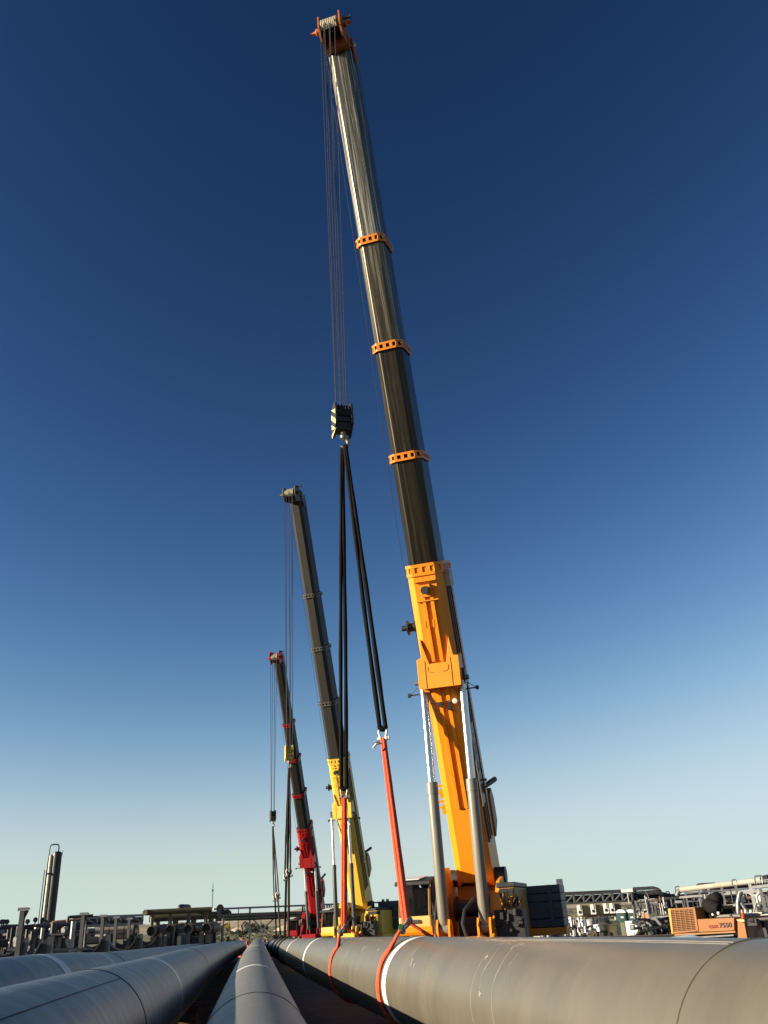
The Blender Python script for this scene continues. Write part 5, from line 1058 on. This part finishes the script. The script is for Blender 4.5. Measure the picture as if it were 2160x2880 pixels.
for x0, x1, y0, y1 in ((1624, 1638, 2545, 2575), (1661, 1676, 2543, 2572), (1697, 1712, 2540.5, 2569.5), (1714.5, 1729, 2540, 2569)):
    c2, w2, zb2, zt2 = rect(x0, y0, x1, y1, 107.5); q = MB(); q.box(V((c2.x, c2.y, (zb2+zt2)/2)), (w2, 0.7, zt2-zb2), (e, f, Zv)); au = q.build('air_unit', WHITE, root, bevel=0.03)
    q = MB(); q.lathe([(0.001, 0), (0.17, 0), (0.17, 0.03), (0.001, 0.03)], V((c2.x, c2.y, zb2+0.35))+f*0.35, f, 14); q.build('air_unit_fan', BLACK, au)
    q = MB(); q.box(V((c2.x, c2.y, zb2+0.95))+f*0.36+e*0.14, (0.12, 0.02, 0.8), (e, f, Zv)); q.build('air_unit_louvre', STEEL_G, au)
# portable toilets
for x0, x1, lab in ((1737, 1764, 'green portable toilet with white roof, left of the pair'), (1764, 1792, 'green portable toilet with white roof, right of the pair, next to the pink cabin')):
    root, c, e, f, wd, zg, zt, zb = boxthing('portable_toilet', x0, 2567, x1, 2625, 104, 1.15, GREEN, lab, 'toilet', 'green portable toilets', rot=-12)
    q = MB(); arc = [(wd*0.53*cos(RAD(a)), 0.34*sin(RAD(a))) for a in range(0, 181, 18)]; q.prism(arc, V((c.x, c.y, zt))-f*1.2, e, Zv, f, 0, 1.28); q.build('toilet_roof', WHITE, root, smooth=40)
    q = MB(); q.box(V((c.x, c.y, (zg+zt)/2))+f*0.015+e*wd*0.1, (wd*0.62, 0.05, (zt-zg)*0.92), (e, f, Zv)); dr = q.build('toilet_door', mat('dark_green_plastic', (0.006, 0.045, 0.035), 0.45), root, bevel=0.02)
    q = MB(); q.box(V((c.x, c.y, zt-0.45))+f*0.05+e*wd*0.08, (wd*0.3, 0.02, 0.16), (e, f, Zv)); q.build('door_label', WHITE, dr)
# pink and orange cabin with white roof vents
root, c, e, f, wd, zg, zt, zb = boxthing('site_cabin', 1790, 2569, 1828, 2600, 104, 1.8, mat('faded_orange_panel', (0.62, 0.33, 0.14), 0.6), 'faded orange and pink cabin with white roof vents, right of the green toilets', 'cabin')
q = MB(); q.box(V((c.x, c.y, (zg+zt)/2))-e*wd*0.34+f*0.012, (wd*0.3, 0.04, zt-zg-0.06), (e, f, Zv)); q.build('cabin_panel', mat('pink_panel', (0.72, 0.36, 0.33), 0.6), root)
q = MB(); q.box(V((c.x, c.y, zt+0.09))-f*0.9, (wd*1.04, 1.9, 0.18), (e, f, Zv)); q.build('cabin_roof', WHITE, root, bevel=0.03)
for i in range(6): q = MB(); q.lathe([(0.12, 0), (0.12, 0.16), (0.17, 0.18), (0.17, 0.24), (0.001, 0.28)], V((c.x, c.y, zt+0.17))+e*wd*(i/5-0.5)*0.85-f*0.4, Zv, 10); q.build('roof_vent', WHITE, root)
# white electrical cabinet with an olive flank
root, c, e, f, wd, zg, zt, zb = boxthing('electrical_cabinet', 1759, 2590, 1794, 2628, 62, 0.8, WHITE, 'white electrical cabinet with an olive flank, in front of the green toilets', 'cabinet', rot=-18)
q = MB(); q.box(V((c.x, c.y, (zg+zt)/2))-e*(wd/2+0.16)-f*0.35, (0.32, 0.75, zt-zg-0.1), (e, f, Zv)); q.build('cabinet_flank', OLIVE, root, bevel=0.05)
q = MB(); q.box(V((c.x, c.y, zt-0.38))+f*0.03+e*0.05, (wd*0.4, 0.06, 0.3), (e, f, Zv)); q.build('meter_window', STEEL_D, root, bevel=0.02); q = MB(); q.box(V((c.x, c.y, zt-0.36))+f*0.065+e*0.05, (wd*0.24, 0.01, 0.18), (e, f, Zv)); q.build('meter_glass', STEEL_G, root)
for k, m_ in ((-0.12, RED), (0.0, STEEL_D)): q = MB(); q.box(V((c.x, c.y, zt-0.13))+f*0.01+e*k, (0.08, 0.02, 0.05), (e, f, Zv)); q.build('warning_label', m_, root)
q = MB(); q.box(V((c.x, c.y, zt-0.75))+f*0.02, (wd*0.3, 0.02, 0.25), (e, f, Zv)); q.build('cabinet_louvre', STEEL_L, root)
# olive transformers
root, c, e, f, wd, zg, zt, zb = boxthing('transformer', 1655, 2604, 1738, 2632, 56, 1.3, OLIVE, 'olive transformer box with a small white box standing before it', 'transformer', rot=-4)
q = MB(); q.box(V((c.x, c.y, zt+0.03))-f*0.65, (wd*1.02, 1.36, 0.06), (e, f, Zv)); q.build('lid', OLIVE, root)
q = MB(); q.lathe([(0.3, 0), (0.3, 0.3), (0.2, 0.4), (0.001, 0.42)], V((c.x, c.y, zt))-e*wd*0.42-f*0.6, Zv, 18); q.build('expansion_tank', STEEL_L, root, smooth=40)
root, c, e, f, wd, zg, zt, zb = boxthing('transformer', 1648, 2594, 1742, 2606, 66, 1.5, mat('dark_olive_paint', (0.08, 0.07, 0.045), 0.5), 'darker olive transformer lying behind the olive transformer box', 'transformer')
q = MB(); q.box(V((c.x, c.y, zt+0.12))+e*wd*0.02-f*0.3, (wd*0.26, 0.6, 0.3), (e, f, Zv)); q.build('terminal_box', STEEL_D, root, bevel=0.03)
for k in (-0.4, -0.15, 0.12, 0.2, 0.42): q = MB(); q.lathe([(0.07, 0), (0.12, 0.05), (0.07, 0.1), (0.12, 0.15), (0.07, 0.2), (0.1, 0.3), (0.001, 0.34)], V((c.x, c.y, zt))+e*wd*k-f*0.5, Zv, 10); q.build('bushing', WHITE, root, smooth=40)
p = at(1680, 2610, R=54); root = thing('switch_box', down(p), 'small white switch box on a post in front of the olive transformer', 'switch box'); e, f = facing(p, -25)
q = MB(); q.box(p, (0.34, 0.22, 0.36), (e, f, Zv)); sb_ = q.build('box', WHITE, root, bevel=0.015); q = MB(); q.lathe([(0.001, 0), (0.055, 0), (0.055, 0.02), (0.001, 0.02)], p+f*0.112+Zv*0.06, f, 10); q.build('dial', BLACK, sb_)
for k in (-0.12, 0.12): q = MB(); q.bar(p+e*k-Zv*0.18, down(p+e*k), 0.07); q.build('box_post', STEEL_G, root)
# dome tank and valve skid left of the transformers
p = at(1611, 2594, R=72); root = thing('dome_tank', down(p), 'small white dome-topped tank right of the dark ballast', 'tank'); hh = p.z-gh(p.x, p.y)
q = MB(); q.lathe([(0.36, 0), (0.36, hh-0.1), (0.33, hh+0.05), (0.22, hh+0.17), (0.001, hh+0.22)], down(p), Zv, 20); q.build('tank_body', WHITE, root, smooth=40)
root = thing('valve_skid', down(at(1610, 2625, R=52)), 'jumble of small white and dark pipes and valves between the ballast and the transformer', 'valve skid')
for mi, m_ in enumerate((STEEL_L, DK2, WHITE, RUST)):
    for j in range(20):
        x = rr_.uniform(1582, 1652); p_ = at(x, rr_.uniform(2598, 2634), R=rr_.uniform(50, 56)); L_ = rr_.uniform(.1, .5); d_ = Zv if rr_.random() < .6 else V((1, rr_.uniform(-.4, .4), 0)); q = MB(); q.cyl(p_, p_+d_*L_, rr_.uniform(.03, .09), 7)
        if j % 4 == 0: q.lathe([(0.04, -0.03), (0.11, -0.03), (0.11, 0.03), (0.04, 0.03)], p_+d_*L_, d_, 10)
        q.build('small_pipe', m_, root, smooth=40)
q = MB(); a_ = at(1582, 2634, R=53); b_ = at(1652, 2631, R=53); q.bar(a_, b_, 0.14); q.bar(a_+V((0, 1.2, 0)), b_+V((0, 1.2, 0)), 0.14); q.build('skid_frame', STEEL_D, root)
for x, y in ((1633, 2604), (1640, 2595)): q = MB(); q.box(at(x, y, R=54), (0.28, 0.25, 0.34)); q.build('junction_box', WHITE, root, bevel=0.02)
# white crates and drums under the ballast tail
root, c, e, f, wd, zg, zt, zb = boxthing('white_crate', 1466, 2623, 1520, 2640, 47, 0.9, WHITE, 'bright white crate seen beneath the dark ballast of the orange crane', 'crate')
q = MB(); q.box(V((c.x, c.y, zt-0.12))+f*0.02, (wd*0.9, 0.04, 0.05), (e, f, Zv)); q.build('crate_rib', STEEL_L, root)
for x, lab, m_ in ((1530, 'dark steel drum right of the white crate under the ballast', STEEL_D), (1543, 'grey steel drum right of the white crate under the ballast', STEEL_G)):
    p = at(x, 2621, R=46); o = down(p); hh = p.z-o.z; root = thing('steel_drum', o, lab, 'drum', 'drums under the ballast'); q = MB(); q.lathe([(0.001, 0), (0.22, 0), (0.22, hh*0.33), (0.235, hh*0.35), (0.22, hh*0.37), (0.22, hh*0.66), (0.235, hh*0.68), (0.22, hh*0.7), (0.22, hh), (0.2, hh-0.02), (0.001, hh-0.02)], o, Zv, 20); q.build('drum_shell', m_, root, smooth=35)
root, c, e, f, wd, zg, zt, zb = boxthing('louvred_box', 1552, 2619, 1582, 2640, 46, 0.7, mat('dusty_grey_panel', (0.3, 0.28, 0.23), 0.6), 'dusty grey louvred box right of the drums under the ballast', 'box')
for i in range(7): q = MB(); q.box(V((c.x, c.y, zt-0.2))+e*wd*(i/6-0.5)*0.85+f*0.01, (0.035, 0.03, 0.34), (e, f, Zv)); q.build('louvre', STEEL_D, root)
# brown timber mat edge behind the pipe
a_ = at(1480, 2641, R=38); b_ = at(1890, 2628, R=40); b_.z = at(1890, 2628, R=40).z; root_o = down(a_)
q = MB(); nseg = 9
for i in range(nseg):
    s0, s1 = a_+(b_-a_)*(i/nseg), a_+(b_-a_)*((i+0.985)/nseg); t_ = (s1-s0).normalized(); sd = t_.cross(Zv); q.box((s0+s1)/2-Zv*0.2+sd*0.0, ((s1-s0).length, 1.2, 0.4), (t_, sd, Zv)); q.box((s0+s1)/2-Zv*0.9, ((s1-s0).length*0.9, 1.0, 1.0), (t_, sd, Zv))
tag(q.build('timber_mat', mat('weathered_timber_mat', (0.13, 0.095, 0.06), 0.85, 0, 0.3, 2), loc=root_o, smooth=0), 'weathered brown timber mat wall running behind the lifted pipe at the right', 'timber mat')
# black heap of rigging and hoses
root = thing('rigging_heap', down(at(1840, 2620, R=42)), 'black heap of hoses and rigging left of the grilled orange carrier', 'rigging heap')
q = MB(); q2 = MB(); q3 = MB()
for j in range(46):
    x = rr_.uniform(1800, 1886); top_ = 2590+12*abs((x-1850)/50)**2; p_ = at(x, rr_.uniform(top_, 2626), R=rr_.uniform(40, 44)); d_ = V((rr_.uniform(-1, 1), rr_.uniform(-.5, .5), rr_.uniform(-.5, .5)))
    (q if j % 4 else q2).tube([p_-d_*0.5, p_+V((0, 0, 0.12)), p_+d_*0.5], rr_.uniform(.04, .10), 7)
for j in range(16): x = rr_.uniform(1802, 1884); q3.box(at(x, rr_.uniform(2600, 2628), R=43.5), (rr_.uniform(.3, .8), 0.6, rr_.uniform(.2, .5)), facing(at(x, 2600, R=42), rr_.uniform(-40, 40))+(Zv,))
q.tube([at(1797, 2622, R=40), at(1840, 2612, R=40), at(1885, 2600, R=40)], 0.035, 6)
q.build('hose_coil', BLACK, root, smooth=50); q2.build('worn_strap', STEEL_G, root, smooth=50); q3.build('rigging_box', DK2, root, bevel=0.03)
a_, b_ = at(1842, 2588, R=44), at(1884, 2585, R=44); q = MB(); q.bar(a_, b_, 0.1, 0.3); q.build('pale_spreader', STEEL_L, root)

# ------------------------------------------------------------------ RIGHT: orange carrier with grille and lettering
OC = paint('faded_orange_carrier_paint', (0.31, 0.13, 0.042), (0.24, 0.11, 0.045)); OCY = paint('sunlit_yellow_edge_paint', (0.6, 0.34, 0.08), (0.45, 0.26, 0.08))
Rk = 25; A = at(1884, 2560, R=Rk); Bq = at(2066, 2584, R=Rk-1.5); base = down(A); root = thing('crane_carrier', base, 'faded orange carrier with a big grille and black lettering, at the right edge', 'crane carrier')
ex = V((Bq.x-A.x, Bq.y-A.y, 0)).normalized(); ey = Zv.cross(ex); ey = -ey if ey.dot(A) < 0 else ey        # ey = away from the viewer
KS = Rk/34
def K(x, y, d=0.0):
    "a point on the carrier's near side at a photo pixel, d metres behind that side"
    r_ = ray(x, y); nrm = ey; k = A.dot(nrm)/r_.dot(nrm); return r_*k+ey*d*KS
def kface(pts, d0, d1, name, material, parent=root, smooth=0, bevel=0.0):
    q = MB(); q.ring_loft([[K(x, y, d) for x, y in pts] for d in (d0, d1)]); return q.build(name, material, parent, smooth=smooth, bevel=bevel)
gb = kface([(1882, 2556), (1955, 2552), (1966, 2618), (1893, 2626)], 0.06, 1.8, 'grille_housing', OC, bevel=0.01)
kface([(1886, 2560), (1951, 2556), (1959, 2616), (1895, 2622)], 0.03, 0.055, 'grille_back', mat('dark_grille_void', (0.02, 0.014, 0.01), 0.8), gb)
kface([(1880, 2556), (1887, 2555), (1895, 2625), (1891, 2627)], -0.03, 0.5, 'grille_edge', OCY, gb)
kface([(1887, 2555.5), (1955, 2551.5), (1955.5, 2556), (1887.5, 2560)], -0.03, 0.05, 'grille_frame', OC, gb); kface([(1893, 2620.5), (1963, 2615), (1963.5, 2619), (1893.5, 2626)], -0.03, 0.05, 'grille_frame', OC, gb); kface([(1950, 2552), (1955.5, 2551.7), (1966, 2618.5), (1960, 2618.7)], -0.03, 0.05, 'grille_frame', OC, gb)
for i in range(1, 13):
    f_ = i/13; y0, y1 = 2558+f_*64, 2554+f_*63; x0, x1 = 1886+f_*8, 1951+f_*10
    kface([(x0, y0-0.9), (x1, y1-0.9), (x1, y1+0.9), (x0, y0+0.9)], -0.02, 0.035, 'grille_slat', OC, gb)
for i in range(1, 5):
    f_ = i/5; kface([(1886+f_*65-0.8, 2559-f_*4), (1886+f_*65+0.8, 2559-f_*4), (1894+f_*67+0.8, 2623-f_*6), (1894+f_*67-0.8, 2623-f_*6)], -0.025, 0.035, 'grille_bar', OC, gb)
hd = kface([(1956, 2585.5), (2064, 2581), (2065, 2617), (1966, 2622)], 0.0, 1.7, 'engine_hood', OC, bevel=0.012)
kface([(1895, 2627), (2066, 2618.5), (2066, 2623), (1895, 2632)], 0.03, 1.6, 'frame_rail', mat('orange_brown_rail', (0.3, 0.14, 0.04), 0.5)); kface([(1893, 2632), (2068, 2623), (2068, 2650), (1893, 2652)], 0.25, 1.5, 'carrier_frame', STEEL_D)
kface([(1968, 2634), (2066, 2628), (2066, 2632), (1968, 2638)], -0.05, 0.3, 'step_board', STEEL_G)
DKR = mat('dark_red_lettering', (0.22, 0.02, 0.015), 0.5); BLT = mat('black_lettering', (0.03, 0.008, 0.01), 0.5)
k0, k1 = K(1996, 2611.3), K(2063, 2607.8); tx = (k1-k0).normalized(); hpx = (K(2030, 2596)-K(2030, 2609)).length
t1 = text_on('GMK', K(1995.5, 2610.9, -0.012), tx, Zv, hpx*0.92, 0.006, DKR, 'lettering', hd, bold=0.004); t2 = text_on('7550', K(2025, 2609.3, -0.012), tx, Zv, hpx*1.36, 0.006, BLT, 'lettering', hd, bold=0.004)
for tt, x0, x1 in ((t1, 1995.5, 2023.5), (t2, 2025, 2061)):
    want = (K(x1, 2610)-K(x0, 2610)).length; vs = [v.co.copy() for v in tt.data.vertices]; o_ = V(K(x0, 2610.9 if tt is t1 else 2609.3, -0.012))-ORG[hd.name]; ws = [(v-o_).dot(tx) for v in vs]; k = want/(max(ws)-min(ws))
    for v in tt.data.vertices: d_ = (v.co-o_).dot(tx); v.co += tx*((d_-min(ws))*k-d_)
SOOT = mat('sooty_black', (0.012, 0.0115, 0.011), 0.85, 0, 0.3, 6, (0.05, 0.045, 0.035), 0.2, 4, spec=0.12)
# black air cleaner and hoses on top
q = MB(); c_ = K(1969, 2533, 0.7); q.lathe([(0.001, -0.2), (0.11, -0.18), (0.16, -0.12), (0.16, 0.12), (0.11, 0.18), (0.001, 0.2)], c_, ex+Zv*0.25, 24); q.build('air_cleaner', SOOT, root, smooth=40)
q = MB(); c_ = K(1974, 2552, 0.5); q.lathe([(0.001, -0.27), (0.12, -0.25), (0.17, -0.15), (0.17, 0.12), (0.11, 0.22), (0.001, 0.25)], c_, ex-Zv*0.3, 24); q.build('exhaust_silencer', SOOT, root, smooth=40)
q = MB(); q.tube([K(1957, 2540, 0.5), K(1953, 2556, 0.5), K(1957, 2572, 0.5), K(1968, 2584, 0.6)], 0.085, 12); q.tube([K(1986, 2545, 0.6), K(1994, 2558, 0.6), K(1992, 2584, 0.6)], 0.06, 10); q.box(K(1966, 2576, 0.8), (0.36, 0.3, 0.24), (ex, ey, Zv)); q.box(K(1986, 2572, 0.9), (0.2, 0.3, 0.2), (ex, ey, Zv)); q.build('intake_pipe', SOOT, root, smooth=50)
for x, y in ((1981, 2572), (1996, 2569)): q = MB(); q.cyl(K(x, y+4, 0.4), K(x, y-3, 0.4), 0.035, 8); q.build('filler_cap', WHITE, root)
kface([(1990, 2583), (1996, 2576), (2012, 2573.5), (2030, 2573), (2056, 2573), (2062, 2581)], 0.35, 1.3, 'fuel_tank', mat('dusty_grey_tank', (0.2, 0.19, 0.17), 0.4), smooth=30, bevel=0.03)
kface([(2030, 2573), (2036, 2572.5), (2040, 2582), (2034, 2582.5)], 0.32, 1.33, 'tank_strap', BLACK); kface([(2018, 2573), (2062, 2571), (2064, 2575), (2018, 2576)], 1.3, 1.7, 'pale_walkway', BEIGE)
kface([(2062, 2588), (2070, 2582), (2080, 2640), (2068, 2645)], 0.2, 1.5, 'cab_gap', BLACK)
# driver's cab at the right edge
cb_ = kface([(2076, 2584), (2092, 2582), (2106, 2641), (2078, 2645)], -0.05, 1.7, 'cab_side', OC, bevel=0.02)
kface([(2076, 2585), (2150, 2586), (2152, 2590.5), (2090, 2593), (2078, 2589)], -0.1, 1.7, 'cab_roof', mat('pale_orange_roof', (0.68, 0.42, 0.22), 0.4), cb_, bevel=0.02)
kface([(2092, 2594), (2150, 2590), (2152, 2594), (2097, 2599)], -0.06, 0.05, 'window_frame', BLACK, cb_); kface([(2142, 2588), (2152, 2590), (2165, 2640), (2158, 2642)], -0.06, 0.05, 'window_frame', BLACK, cb_); kface([(2093, 2597), (2098, 2597), (2106, 2641), (2100, 2641)], -0.07, 0.05, 'window_frame', OC, cb_)
kface([(2098, 2598), (2147, 2593), (2160, 2642), (2106, 2642)], 0.0, 0.02, 'side_window', GLASS, cb_); kface([(2072, 2640), (2166, 2640), (2166, 2700), (2072, 2700)], -0.02, 1.7, 'cab_lower', OC, cb_)
q = MB(); q.tube([K(2120, 2594, -0.15), K(2128, 2590, -0.3), K(2146, 2588, -0.35)], 0.05, 8); q.box(K(2134, 2592, -0.3), (0.35, 0.1, 0.14), (ex, ey, Zv)); q.build('mirror_arm', BLACK, cb_)
q = MB(); q.lathe([(0.03, -0.05), (0.042, -0.03), (0.042, 0.06), (0.03, 0.1), (0.001, 0.105)], K(2071, 2573, 0.3), Zv, 14); q.cyl(K(2071, 2577, 0.3), K(2072, 2588, 0.3), 0.04, 8); q.build('beacon', mat('amber_beacon', (0.45, 0.08, 0.03), 0.3), root, smooth=40)
for i in range(3):
    o_ = K(1920+60*i, 2668, 0.5); o_.z = gh(o_.x, o_.y)+0.65; q = MB(); q.lathe([(0.3, -0.2), (0.6, -0.22), (0.66, -0.15), (0.66, 0.15), (0.6, 0.22), (0.3, 0.2)], o_, ey, 24); wh = q.build('wheel', BLACK, root, smooth=30); q = MB(); q.lathe([(0.001, -0.12), (0.34, -0.12), (0.34, 0.12), (0.001, 0.12)], o_, ey, 16); q.build('wheel_rim', STEEL_G, wh)

# ------------------------------------------------------------------ RIGHT: tall pipe rack
cols = [(1842, 2525, 92, .16), (1926, 2504, 84, .17), (1965, 2502, 84, .15), (1992, 2499, 80, .18), (2029, 2495, 77, .18), (2068, 2489, 74, .19), (2108, 2486, 70, .2), (2138, 2497, 66, .2), (1786, 2512, 96, .2), (1871, 2530, 92, .1), (1898, 2528, 90, .1), (2020, 2550, 84, .12), (2088, 2540, 78, .14), (2122, 2530, 74, .12), (2155, 2520, 70, .14), (1946, 2530, 88, .12), (1820, 2535, 96, .12), (1806, 2535, 96, .1)]
beams = [(1790, 2540, 1842, 2533, 94, .16, STEEL_D), (1842, 2529, 1995, 2518, 86, .18, STEEL_D), (1910, 2524, 1998, 2517, 84, .17, STEEL_L), (2036, 2514, 2078, 2510, 78, .17, STEEL_L), (2078, 2511, 2160, 2504, 74, .17, STEEL_L), (2112, 2496, 2162, 2490, 70, .18, STEEL_L), (2022, 2550, 2078, 2544, 80, .17, STEEL_L), (2000, 2550, 2022, 2549, 82, .15, STEEL_D), (2078, 2546, 2160, 2538, 76, .14, STEEL_G), (1842, 2545, 1930, 2538, 90, .14, STEEL_D), (1842, 2560, 1940, 2550, 92, .14, STEEL_D), (1926, 2512, 2160, 2494, 80, .1, STEEL_G), (1926, 2536, 2100, 2524, 86, .12, STEEL_G)]
pipes = [([(1903, 2520), (1908, 2508), (1916, 2502.5)], 84, .2, STEEL_G), ([(1912, 2503), (2030, 2489), (2150, 2475)], 84, .23, CREAM), ([(1855, 2513), (1890, 2521), (1905, 2518)], 88, .2, DK2), ([(1960, 2496), (1961, 2488), (1966, 2486.5), (2012, 2484)], 84, .07, DK2), ([(1970, 2500), (2160, 2483)], 88, .12, DK2), ([(1975, 2506), (2160, 2490)], 90, .2, mat('blue_black_pipe', (0.02, 0.025, 0.045), 0.4)), ([(1850, 2536), (2160, 2512)], 92, .2, DK2), ([(1850, 2543), (2160, 2518)], 94, .14, STEEL_D), ([(1855, 2550), (2160, 2526)], 92, .2, DK2), ([(1845, 2556), (2160, 2532)], 95, .12, STEEL_D), ([(1860, 2524), (2000, 2512)], 92, .13, DK2), ([(1990, 2537), (2160, 2520)], 88, .16, RUST), ([(2000, 2529), (2160, 2514)], 90, .12, DK2), ([(1990, 2560), (2160, 2545)], 88, .1, DK2), ([(2080, 2552), (2120, 2549)], 72, .14, STEEL_D),
         ([(1842, 2512), (1845, 2503), (1851, 2501), (1856, 2505), (1857, 2520)], 90, .16, STEEL_D), ([(1780, 2500), (1838, 2497), (1848, 2500), (1853, 2508), (1854, 2520)], 90, .15, STEEL_D), ([(1781, 2519), (1782, 2504), (1806, 2502), (1807, 2518)], 90, .1, STEEL_G), ([(1776, 2518), (1855, 2511)], 90, .3, DK2), ([(1780, 2528), (1860, 2521)], 90, .12, DK2), ([(2084, 2538), (2098, 2560), (2100, 2590)], 70, .12, STEEL_G), ([(2040, 2585), (2036, 2562), (2030, 2552)], 76, .09, STEEL_L), ([(2132, 2540), (2128, 2520), (2136, 2510)], 66, .1, STEEL_L), ([(2118, 2575), (2126, 2540), (2120, 2520)], 66, .05, STEEL_G), ([(2078, 2580), (2075, 2540), (2080, 2512), (2086, 2506)], 70, .16, STEEL_G), ([(1866, 2560), (1872, 2552), (1880, 2566)], 88, .08, DK2), ([(1984, 2515), (1990, 2540)], 78, .16, WHITE), ([(2086, 2524), (2092, 2538)], 72, .16, WHITE), ([(2135, 2514), (2138, 2535)], 68, .14, WHITE), ([(2108, 2580), (2113, 2560)], 68, .1, WHITE), ([(2092, 2592), (2098, 2560)], 68, .12, CLAD)]
PRR = pipe_rack('pipe_rack', 'tall steel pipe rack with a long cream pipe on top', [(x, y, r_, w_, STEEL_G if i % 3 else STEEL_L) for i, (x, y, r_, w_) in enumerate(cols)], beams, pipes)
for x0, y0, x1, y1, r_ in ((1898, 2514, 1911, 2494, 84), (2058, 2490, 2070, 2475, 80), (2122, 2486, 2143, 2464, 76), (1872, 2520, 1882, 2508, 88)):
    q = MB(); q.tube([at(x0+2, y0, R=r_), at(x0, y1+2, R=r_), at(x0+2, y1, R=r_), at(x1-2, y1-1, R=r_), at(x1, y1+2, R=r_), at(x1+2, y0-2, R=r_)], 0.06, 6); q.build('hoop_rail', STEEL_G, PRR, smooth=50)
q = MB(); q.cyl(at(2147, 2474, R=78), at(2168, 2470, R=77), 0.3, 16); q.build('valve_actuator', BLACK, PRR, smooth=40)
q = MB()
for i in range(5): x = 2128+8*i; q.bar(at(x, 2487-i, R=76), at(x+1, 2476-i, R=76), 0.05)
q.bar(at(2126, 2478, R=76), at(2164, 2473, R=76), 0.05); q.bar(at(2126, 2483, R=76), at(2164, 2478, R=76), 0.04); q.build('walkway_railing', STEEL_L, PRR)
for mi, (m_, n_) in enumerate(((DK2, 50), (STEEL_G, 26), (STEEL_L, 16), (RUST, 7))):
    for j in range(n_):
        x = rr_.uniform(1800, 2165); lo_ = 2514-0.09*(x-1900); k = rr_.random(); L_ = rr_.uniform(.3, 1.4); up_ = L_*30 if k < .45 else 0
        y = rr_.uniform(max(lo_, 2504 if x > 1980 else 2530)+up_, max(2582 if x > 2000 else 2572, lo_+up_+20)); r_ = rr_.uniform(72, 92); p_ = at(x, y, R=r_); d_ = Zv if k < .45 else (V((1, -0.5, 0)).normalized() if k < .8 else V((rr_.uniform(-1, 1), 0.3, rr_.uniform(-.4, .4))).normalized())
        q = MB(); q.cyl(p_, p_+d_*L_, rr_.uniform(.03, .12), 7); q.build('small_pipe', m_, PRR, smooth=40)
        if j % 7 == 0: q = MB(); q.lathe([(0.06, -0.05), (0.2, -0.05), (0.2, 0.05), (0.06, 0.05)], p_+d_*L_*0.5, d_, 10); q.build('pipe_flange', STEEL_G, PRR)
# white plate sign on the truss end, white panel at the right edge
p = at(1763, 2505, R=82); e, f = facing(p); q = MB(); q.box(p, (1.0, 0.06, 0.24), (e, f, Zv)); q.box(p-Zv*0.5-f*0.1, (0.06, 0.06, 1.0), (e, f, Zv)); tag(q.build('white_plate', WHITE, loc=p), 'bright white plate at the right end of the long truss bridge', 'plate')
p = at(2157, 2585, R=48); e, f = facing(p); q = MB(); q.box(p, (0.5, 0.06, 0.42), (e, f, Zv)); q.box((p+down(p))/2-f*0.06, (0.08, 0.06, p.z-down(p).z), (e, f, Zv)); tag(q.build('white_board', WHITE, loc=down(p)), 'small white panel on a post at the right edge beyond the carrier cab', 'panel')
# pale car whose roof shows over the pipe
Rc = 13.0; p = at(1945, 2634, R=Rc); ex2 = V((cos(RAD(-14)), sin(RAD(-14)), 0)); ex2 = (at(2010, 2636, R=Rc)-at(1880, 2637, R=Rc)); ex2.z = 0; ex2.normalize(); ey2 = Zv.cross(ex2)
zr = p.z-0.03; g0 = gh(p.x, p.y); o = V((p.x, p.y, 0)); sc2 = 0.85
root = thing('parked_car', (p.x, p.y, g0), 'pale car behind the lifted pipe, only its roof showing below the carrier', 'car')
body = [(-1.9, 0.35), (1.95, 0.35), (2.0, 0.75), (1.2, 0.98), (-1.85, 1.0), (-1.98, 0.7)]; cab2 = [(-1.5, 0.98), (0.95, 0.97)]
H_ = zr-g0; k_ = H_/1.5
q = MB(); q.prism([(a*0.9, b2*k_) for a, b2 in body], V((o.x, o.y, g0)), ex2, Zv, ey2, -0.8, 0.8); cbod = q.build('car_body', mat('pale_silver_car_paint', (0.6, 0.6, 0.58), 0.25, 0.2), root, smooth=30, bevel=0.06)
q = MB(); roofp = [(-1.5, 0.98), (-1.15, 1.36), (-0.7, 1.47), (0.0, 1.5), (0.35, 1.45), (1.0, 0.98)]
q.prism([(a*0.62, b2*k_) for a, b2 in roofp], V((o.x, o.y, g0)), ex2, Zv, ey2, -0.62, 0.62); q.build('car_cabin', mat('tinted_car_glass', (0.03, 0.04, 0.05), 0.08), root, smooth=30, bevel=0.05)
q = MB(); q.prism([(a*0.62, b2*k_) for a, b2 in [(-1.15, 1.35), (-0.7, 1.47), (0.0, 1.5), (0.36, 1.44), (0.36, 1.47), (0.0, 1.53), (-0.7, 1.5), (-1.15, 1.39)]], V((o.x, o.y, g0)), ex2, Zv, ey2, -0.63, 0.63); q.build('car_roof', mat('white_car_roof', (0.8, 0.8, 0.78), 0.3), root, smooth=30)
for a in (-1.15, 1.15):
    for sd in (-1, 1):
        o_ = V((o.x, o.y, g0+0.3))+ex2*a+ey2*sd*0.72; q = MB(); q.lathe([(0.15, -0.1), (0.28, -0.11), (0.3, -0.07), (0.3, 0.07), (0.28, 0.11), (0.15, 0.1)], o_, ey2, 20); wh = q.build('wheel', BLACK, root, smooth=30); q = MB(); q.lathe([(0.001, -0.08), (0.16, -0.08), (0.16, 0.08), (0.001, 0.08)], o_, ey2, 14); q.build('wheel_rim', STEEL_G, wh)
